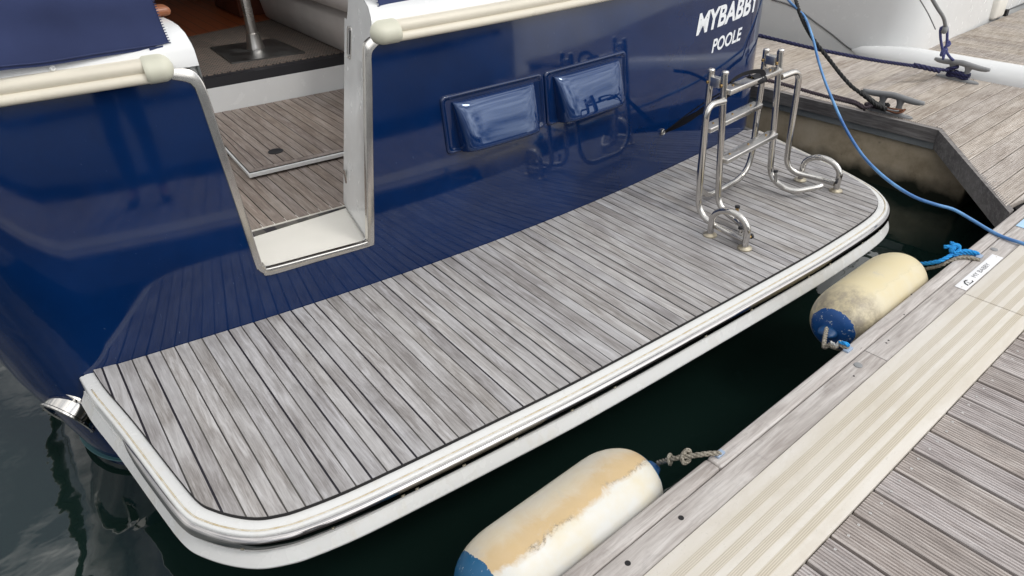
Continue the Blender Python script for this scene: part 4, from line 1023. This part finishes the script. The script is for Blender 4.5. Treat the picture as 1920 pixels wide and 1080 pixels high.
# ================================================================== CLEATS
def cleat(c, bdir, label, cname):
    """galvanised horn cleat, long axis bdir"""
    c = Vector(c); u = Vector(bdir).normalized(); v = Vector((0, 0, 1)).cross(u)
    root = thing('mooring_cleat', tuple(c), label, 'cleat', 'mooring cleats on the pontoon')
    secs = []
    for k in range(17):
        t_ = -1 + k / 8; x = t_ * .205; zz_ = .125 - .030 * abs(t_) ** 1.2 + .010 * abs(t_) ** 6; rr = .0215 * (1 - .30 * abs(t_) ** 3); secs.append((c + u * x + Vector((0, 0, zz_ + .012 * t_ * t_)), rr if abs(t_) < 1 else .012))
    part('horn', tube([s[0] for s in secs], [s[1] for s in secs], 14), M['galv'], root, smooth=True)
    for s in (-1, 1):
        rows = []
        for k in range(9):
            t_ = k / 8; z = .012 + .105 * t_; wu = .020 + .022 * abs(2 * t_ - 1) ** 2.2; wv = .013 + .010 * abs(2 * t_ - 1) ** 2
            cc = c + u * (s * (.058 - .0 * t_)) + Vector((0, 0, z)); rows.append([cc + u * wu * math.cos(a) + v * wv * math.sin(a) for a in [j * math.pi / 6 for j in range(13)]])
        part('leg', grid(rows), M['galv'], root, smooth=True)
    poly = [(-.165, 0), (-.15, .018), (-.10, .028), (0, .034), (.10, .028), (.15, .018), (.165, 0), (.15, -.018), (.10, -.028), (0, -.034), (-.10, -.028), (-.15, -.018)]
    V = []; n = len(poly)
    for zz_, s in ((0, 1), (.009, .98), (.014, .86)): V += [c + u * a_ * s + v * b_ * s + Vector((0, 0, zz_)) for a_, b_ in poly]
    Fq = [(i * n + j, i * n + (j + 1) % n, (i + 1) * n + (j + 1) % n, (i + 1) * n + j) for i in range(2) for j in range(n)] + [tuple(2 * n + j for j in range(n))]
    part('base', (V, Fq), M['galv'], root, auto=40)
    for s in (-1, 1): part('bolt', lathe(c + u * s * .135 + Vector((0, 0, .011)), (0, 0, 1), [(0, .011), (.004, .010), (.0045, .004)], 10), M['galv'], root)
    return c, u, v
b0, b1 = atz(1628, 204, ZP), atz(1704, 222, ZP); ca = (b0 + b1) / 2
cleat(ca, b1 - b0, 'grey horn cleat with rusty shackle and two black ropes near the pontoon corner', 'a'); ua_ = (b1 - b0).normalized(); ca = Vector(ca)
b0, b1 = atz(1757, 141, ZP), atz(1832, 158, ZP); cb = (b0 + b1) / 2
cleat(cb, b1 - b0, 'grey horn cleat tied with navy rope in front of the white boat', 'b'); ub_ = (b1 - b0).normalized(); cb = Vector(cb)
va_ = Vector((0, 0, 1)).cross(ua_)
# ropes
def cat_rope(name, P3, r_, m, label, cat='rope', group='mooring lines', laid=True, n=10):
    P3 = [Vector(p) for p in P3]; root = thing(name, tuple(P3[-1]), label, cat, group); path = catmull(P3, n)
    part('line', rope(path, r_) if laid else tube(resample(path, .02), r_, 10), M[m], root, smooth=True); return root
def pz(L): return [atz(*p) for p in L]
lega = ca - ua_ * .058; legb = ca + ua_ * .058
br_ = cat_rope('mooring_line', pz([(1482, -40, 1.25), (1495, 10, 1.14), (1506, 40, 1.06), (1526, 75, .98), (1552, 108, .89), (1577, 140, .81), (1598, 163, .75), (1622, 180, .69), (1645, 198, .62)]) + [lega + Vector((0, 0, .07)) - va_ * .03], .0125, 'r_black', 'thick black mooring line slanting down from the yacht to the rusty cleat')
part('splice', rope(catmull(pz([(1612, 172, .715), (1640, 193, .635), (1660, 205, .58)]), 8), .017), M['r_black'], br_, smooth=True)
lp1 = [lega + ua_ * .045 * math.cos(a) + va_ * .035 * math.sin(a) + Vector((0, 0, .04 + .012 * math.sin(2 * a))) for a in [k * math.pi / 8 for k in range(17)]]
part('eye_loop', rope(lp1, .012), M['r_black'], br_, smooth=True)
dk = cat_rope('mooring_line', pz([(1398, 146, .97), (1440, 151, .92), (1475, 160, .86), (1520, 173, .78), (1560, 184, .71), (1600, 194, .62), (1620, 203, .55)]) + [lega + Vector((0, 0, .05)) - ua_ * .03], .011, 'r_dark', 'dark purple line running from behind the ladder to the rusty cleat')
part('splice', rope(catmull(pz([(1556, 180, .715), (1580, 186, .66), (1604, 193, .60), (1622, 204, .545)]), 8), .016), M['r_dark'], dk, smooth=True)
lp2 = [lega - ua_ * .05 + ua_ * .055 * math.cos(a) + va_ * .03 * math.sin(a) + Vector((0, 0, .03)) for a in [k * math.pi / 8 for k in range(17)]]
part('eye_loop', rope(lp2, .011), M['r_dark'], dk, smooth=True)
sh = thing('shackle', tuple(ca), 'rusty shackle on the foot of the cleat near the pontoon corner', 'shackle')
cen = ca + ua_ * .02 - va_ * .035 + Vector((0, 0, .05))
part('bow', tube(catmull([cen + ua_ * .06 - va_ * 0, cen + ua_ * .05 - va_ * .03, cen - va_ * .035, cen - ua_ * .06 - va_ * .03 + Vector((0, 0, .01)), cen - ua_ * .075, cen - ua_ * .06 + va_ * .01 - Vector((0, 0, .035)), cen - ua_ * .03 + va_ * .0 - Vector((0, 0, .03)), cen - ua_ * .02 - Vector((0, 0, .005)), cen + ua_ * .06], 5), .0055, 8), M['galv'], sh, smooth=True)
part('pin', tube([cen + ua_ * .085 - va_ * .0, cen - ua_ * .02 - va_ * .02], .009, 10), M['rust'], sh, smooth=True)
part('chain_link', tube(catmull([cen + ua_ * .075 + va_ * .02, cen + ua_ * .09 + Vector((0, 0, .012)), cen + ua_ * .09 - va_ * .03, cen + ua_ * .05 - va_ * .04 - Vector((0, 0, .01)), cen - ua_ * .03 - va_ * .03], 5, True), .006, 8, True), M['rust'], sh, smooth=True)
legc = cb - ub_ * .058; legd = cb + ub_ * .058; vb_ = Vector((0, 0, 1)).cross(ub_)
nv = cat_rope('mooring_line', pz([(1380, 56, .93), (1430, 68, .89), (1500, 85, .83), (1560, 98, .78), (1640, 113, .70), (1717, 124, .62)]) + [legc + Vector((0, 0, .06)) - vb_ * .03], .013, 'r_navy', 'long navy line running from behind the yacht to the far cleat')
part('splice', rope(catmull(pz([(1712, 122, .63), (1740, 128, .60), (1762, 133, .57)]), 8), .019), M['r_navy'], nv, smooth=True)
for zz_ in (.03, .05):
    path = []
    for a in [k * math.pi / 8 for k in range(17)]: path.append(cb + ub_ * (.078 * math.cos(a)) + vb_ * (.034 * math.sin(a)) + Vector((0, 0, zz_ + .006 * math.sin(3 * a))))
    part('eye_loop', rope(path, .013), M['r_navy'], nv, smooth=True)
part('eye_loop', rope([legc + ub_ * .03 * math.cos(a) + vb_ * .035 * math.sin(a) + Vector((0, 0, .075 + .012 * math.cos(a))) for a in [k * math.pi / 8 for k in range(17)]], .014), M['r_navy'], nv, smooth=True)
ls = cat_rope('lashing', pz([(1776, 51, .86), (1776, 66, .80), (1775, 84, .73), (1771, 98, .68), (1768, 112, .63)]), .0095, 'r_nlite', 'faded navy lashing tied from the white boat down to the far cleat', laid=False)
part('line', tube(resample(catmull(pz([(1776, 51, .86), (1765, 51, .865), (1763, 62, .82), (1765, 82, .74), (1769, 100, .67)]), 8), .02), .0095, 10), M['r_nlite'], ls, smooth=True)
part('line', tube(resample(catmull(pz([(1775, 98, .68), (1781, 107, .65), (1789, 114, .62)]), 8), .02), .0095, 10), M['r_nlite'], ls, smooth=True)
kp = atz(1770, 98, .68)
part('knot', rope([kp + Vector((.028 * math.cos(a), .010 * math.sin(a), .020 * math.sin(a * 1.3))) for a in [k * .6 for k in range(20)]], .011), M['r_nlite'], ls, smooth=True)
kp = atz(1776, 86, .72)
part('knot', rope([kp + Vector((.016 * math.cos(a), .014 * math.sin(a), -.03 + .006 * k_)) for k_, a in enumerate([k * .7 for k in range(14)])], .010), M['r_nlite'], ls, smooth=True)
cat_rope('power_cable', pz([(1460, -30, 1.22), (1478, 0, 1.16), (1496, 18, 1.12), (1510, 34, 1.08), (1524, 72, 1.0), (1534, 112, .91), (1546, 150, .83), (1562, 190, .76), (1584, 238, .70), (1612, 284, .655), (1640, 316, .635), (1676, 346, .60), (1716, 370, .575), (1756, 384, .56), (1788, 393, .545), (1822, 412, .52), (1852, 430, .503), (1880, 444, .4985), (1920, 457, .5035), (2000, 480, .504), (2100, 500, .504)]), .0082, 'cable', 'blue shore power cable looping from the yacht down onto the pontoon', 'cable', 'cables', laid=False)

# ================================================================== WHITE BOAT BEYOND
wb = thing('white_boat', D(8, 3.5, 0), 'white boat hull moored behind the main pontoon at the top right', 'boat')
rows = []
zt = [-.2, .1, .35, .42, .5, .7, 1.0, 1.4, 1.9, 2.4]
def wrow(z):
    o = .10 * (z - .45); row = []
    rb = .28; A0 = 6.40 + o; B0 = 2.45 + o * .6
    for k in range(16): row.append(D(A0 + .30 * (1 - k / 15) ** 2 * 0 + .16 * ((15 - k) / 15) ** 2 * 3.2, 7.2 - (7.2 - B0 - rb) * k / 15, z))
    for k in range(1, 10): a_ = math.pi / 2 * k / 10; row.append(D(A0 + rb - rb * math.cos(a_), B0 + rb - rb * math.sin(a_), z))
    for k in range(12): row.append(D(A0 + rb + (16 - A0 - rb) * k / 11, B0 + .12 * min(1, k / 3), z))
    return row
part('hull', grid([wrow(z) for z in zt]), M['white'], wb, smooth=True)
# knuckle crease across the stern, its shade drawn as a dark grey tube
def onstern(px, py):
    d = ray(px, py); a_ = 6.5
    for _ in range(30):
        q = CAM + d * (a_ / d.dot(UA)); bb = q.dot(UB); k = 15 * (7.2 - bb) / (7.2 - 2.73); k = min(15, max(0, k)); o = .10 * (q.z - .45)
        a_ = .5 * a_ + .5 * (6.40 + o + .512 * ((15 - k) / 15) ** 2)
    return q
kl = [onstern(px, py) - UA * .002 for px, py in ((1447, -1), (1475, 7), (1500, 20), (1530, 42), (1560, 64), (1590, 88), (1618, 104))]
M['hull_line'] = mat('grey_hull_line', (.16, .16, .165), .5)
part('knuckle_crease', tube(catmull(kl, 6), .007, 6), M['hull_line'], wb, smooth=True)
# rounded bathing platform edge lying along the pontoon
rows = []
for k in range(40):
    b_ = 2.95 - 4.6 * k / 39; s = min(1, (k / 5) ** .5 + .01)
    rows.append([D(6.22 + .13 * (1 - s) - math.cos(a) * .155 * s, b_, .47 + math.sin(a) * .135 * s) for a in [j * 2 * math.pi / 20 for j in range(21)]])
part('rounded_sponson', grid(rows), M['white'], wb, smooth=True)
hr = [atz(*p) for p in ((1742, -12, 1.12), (1757, 14, 1.02), (1769, 33, .94), (1773, 50, .87))]
part('hand_rail', tube(catmull(hr, 6), .013, 10), M['galv'], wb, smooth=True)
part('mooring_eye', lathe(hr[-1], (0, 0, -1), [(0, .02), (.04, .022), (.05, .01)], 12), M['galv'], wb, smooth=True)
lt_ = [atz(*p) for p in ((1722, -5, 1.14), (1740, 25, 1.0), (1754, 55, .88))]
part('moulding_line', tube(catmull(lt_, 5), .004, 6), M['hull_line'], wb)
vq = atA(1796, 22, 1); 
def wallB(px, py, b):
    d = ray(px, py); return CAM + d * (b / d.dot(UB))
cc = wallB(1796, 22, 2.58); part('side_vent', box(cc, UA * .13, Vector((0, 0, .04)), UB * .004), M['wallin'], wb)
part('boot_line', join(*[box(D(11.2, 2.555, .50), UA * 4.2, UB * .003, Vector((0, 0, .008)))]), M['hull_line'], wb)
# pile guide on the far pontoon
pgc = atz(1862, 34, ZP); pg_ = thing('pile_guide', tuple(pgc), 'white boxy roller bracket with post against the white boat', 'bracket')
part('box', rbox(pgc + Vector((0, .05, .11)), UA * .13, UB * .10, Vector((0, 0, .11)), .03), M['offwhite'], pg_, auto=50)
part('post', lathe(pgc + UA * .16 + UB * .05, (0, 0, 1), [(0, .07), (1.4, .07)], 18), M['offwhite'], pg_, auto=50)
part('foot', box(pgc + UA * .18 + Vector((0, -.02, .03)), UA * .03, UB * .04, Vector((0, 0, .03))), M['void'], pg_)

# ================================================================== BOAT AND PONTOON BEHIND THE VIEWER (seen mirrored in the blue hull)
ob = thing('moored_boat', (1.5, -5.2, 0), 'pale boat mirrored in the navy transom, moored behind the viewer', 'boat')
rows = []
for k in range(30):
    t_ = k / 29; x = -5 + 12 * t_; yy = -3.6 - .9 * max(0, (t_ - .75) * 4) ** 2
    rows.append([Vector((x, yy - .35, -.2)), Vector((x, yy - .12, .15)), Vector((x, yy - .02, .7)), Vector((x, yy, 1.15)), Vector((x, yy - .06, 1.22)), Vector((x, yy - 1.2, 1.25))])
part('hull', grid(rows), M['white'], ob, auto=40)
M['window'] = mat('dark_window', (.01, .012, .015), .05)
part('cabin', rbox((.8, -5.4, 1.7), (3.2, 0, 0), (0, 1.0, 0), (0, 0, .55), .2, 4), M['white'], ob, auto=50)
for k in range(4): part('window', rbox((-1.4 + 1.4 * k, -4.39, 1.78), (.52, 0, 0), (0, .02, 0), (0, 0, .2), .01), M['window'], ob)
part('stripe', box((1, -3.59, 1.0), (5.0, 0, 0), (0, .012, 0), (0, 0, .04)), M['canvas'], ob)
part('boot_stripe', box((1, -3.64, .16), (5.0, 0, 0), (0, .10, 0), (0, 0, .05)), M['canvas'], ob)

# ================================================================== THE PHOTOGRAPHER, standing on the finger pontoon (mirrored in the blue hull)
def skinned(name, chains, m, parent, sub=2, root=0):
    """chains: lists of (point, rx, ry); shared points are merged into one branching skeleton"""
    V, E_, Rr = [], [], []
    def vid(p, r_):
        for i, q in enumerate(V):
            if (q - Vector(p)).length < 1e-4: return i
        V.append(Vector(p)); Rr.append(r_); return len(V) - 1
    for ch in chains:
        ids = [vid(p, (a_, b_)) for p, a_, b_ in ch]
        E_ += list(zip(ids, ids[1:]))
    off_ = ROOT[parent.name]; me = bpy.data.meshes.new(name); me.from_pydata([tuple(v - off_) for v in V], E_, []); me.materials.append(m)
    o = bpy.data.objects.new(name, me); sc.collection.objects.link(o); o.parent = parent; ROOT[o.name] = off_
    md = o.modifiers.new('skin', 'SKIN'); md.use_smooth_shade = True; md.branch_smoothing = .4
    if not me.skin_vertices: me.attributes  # layer is created by the modifier
    bm = bmesh.new(); bm.from_mesh(me); lay = bm.verts.layers.skin.verify(); bm.verts.ensure_lookup_table()
    for i, v in enumerate(bm.verts): v[lay].radius = Rr[i]; v[lay].use_root = (i == root)
    bm.to_mesh(me); bm.free()
    sb = o.modifiers.new('sub', 'SUBSURF'); sb.levels = sub; sb.render_levels = sub
    return o
M['skin'] = mat('skin', (.52, .30, .21), .55); M['jeans'] = cloth('dark_jeans', (.015, .02, .045), (.03, .04, .075), 700)
M['jacket'] = cloth('black_jacket', (.012, .012, .016), (.03, .03, .035), 500); M['hair'] = mat('brown_hair', (.06, .035, .02), .7); M['shoe'] = mat('grey_shoe', (.09, .09, .095), .7)
px_, py_ = -.10, -.36
ps = thing('person', (px_, py_, ZP), 'person in dark jeans and black jacket holding up a phone, mirrored in the navy hull', 'person')
def B3(x, y, z): return Vector((px_ + x, py_ + y, ZP + z))
hl, hr_ = B3(.005, .245, 1.56), B3(.19, .245, 1.56)
arms = {s_: [(B3(0, .0, 1.38), .10, .085), (B3(s_ * .18, 0, 1.39), .058, .055), (B3(s_ * .25, .07, 1.20), .045, .045), (B3(s_ * .20 + .05, .16, 1.36), .036, .036), (h_ + Vector((s_ * .03, -.03, -.05)), .026, .022)] for s_, h_ in ((-1, hl), (1, hr_))}
spine = [(B3(0, 0, .95), .145, .105), (B3(0, .005, 1.12), .13, .10), (B3(0, .0, 1.26), .145, .105), (B3(0, 0, 1.38), .10, .085), (B3(0, .02, 1.49), .055, .055), (B3(0, .04, 1.56), .065, .075), (B3(0, .05, 1.64), .075, .092), (B3(0, .035, 1.71), .058, .07)]
legs = {s_: [(B3(0, 0, .95), .145, .105), (B3(s_ * .09, 0, .86), .085, .09), (B3(s_ * .11, .02 + .03 * s_, .50), .058, .062), (B3(s_ * .12, -.01 + .05 * s_, .10), .040, .042), (B3(s_ * .13, .02 + .05 * s_, .045), .042, .036), (B3(s_ * .15, .15 + .05 * s_, .035), .042, .028)] for s_ in (-1, 1)}
skinned('body', [spine, arms[-1], arms[1], legs[-1], legs[1]], M['skin'], ps)
gr = lambda ch, k: [(p, a_ * k, b_ * k) for p, a_, b_ in ch]
skinned('trousers', [[(B3(0, 0, 1.02), .15, .115), (B3(0, 0, .95), .157, .118)]] + [gr(legs[s_][:3], 1.14) + [(legs[s_][3][0], .062, .064)] for s_ in (-1, 1)], M['jeans'], ps)
skinned('jacket', [gr([(B3(0, 0, .92), .15, .112)] + spine[1:4], 1.12), gr(arms[-1][:4], 1.25) + [(arms[-1][4][0].lerp(arms[-1][3][0], .25), .036, .034)], gr(arms[1][:4], 1.25) + [(arms[1][4][0].lerp(arms[1][3][0], .25), .036, .034)]], M['jacket'], ps)
skinned('hair', [[(B3(0, -.005, 1.60), .062, .06), (B3(0, .0, 1.67), .080, .088), (B3(0, .025, 1.73), .066, .075), (B3(0, .08, 1.735), .050, .03)]], M['hair'], ps)
for s_ in (-1, 1):
    skinned('shoe', [[(legs[s_][4][0] + Vector((0, -.03, -.005)), .048, .040), (legs[s_][4][0] + Vector((0, .05, -.004)), .046, .036), (legs[s_][5][0] + Vector((0, .03, -.004)), .042, .026)]], M['shoe'], ps)
    f0 = B3(s_ * .032, .13, 1.645); part('eye', lathe(f0, (0, 1, 0), [(0, .012), (.004, .010), (.006, .004)], 10), M['sign'], ps); part('ear', lathe(B3(s_ * .078, .035, 1.63), (s_, 0, .1), [(0, .02), (.012, .024), (.018, .016)], 10), M['skin'], ps)
skinned('nose', [[(B3(0, .135, 1.645), .008, .008), (B3(0, .152, 1.612), .012, .012)]], M['skin'], ps, 2); part('mouth', box(B3(0, .132, 1.583), (.022, 0, 0), (0, .004, 0), (0, 0, .004)), mat('lips', (.4, .14, .12), .5), ps)
for s_, h_ in ((-1, hl), (1, hr_)):
    w0 = h_ + Vector((s_ * .03, -.03, -.05)); pm = h_ + Vector((s_ * .012, -.02, 0))
    ch = [[(w0, .024, .02), (pm, .032, .016)]]
    for k in range(4):
        b0_ = h_ + Vector((s_ * .006, .004, .028 - .02 * k)); l_ = (.028, .032, .030, .024)[k]
        ch.append([(pm, .032, .016), (b0_, .009, .009), (b0_ + Vector((-s_ * l_ * .6, .012, 0)), .0085, .0085), (b0_ + Vector((-s_ * l_ * 1.3, .008, -.003)), .0075, .0075)])
    ch.append([(w0, .024, .02), (h_ + Vector((s_ * .004, -.022, -.03)), .011, .011), (h_ + Vector((-s_ * .016, -.018, -.012)), .009, .009), (h_ + Vector((-s_ * .03, -.016, .0)), .008, .008)])
    skinned('hand', ch, M['skin'], ps, 2)
ph = rbox(B3(.0975, .245, 1.585), (.078, 0, 0), (0, .004, 0), (0, 0, .037), .003)
tag(part('phone', ph, M['black'], None, auto=40, loc=tuple(B3(.0975, .245, 1.585))), 'black phone held up sideways in the person\'s hands', 'phone')
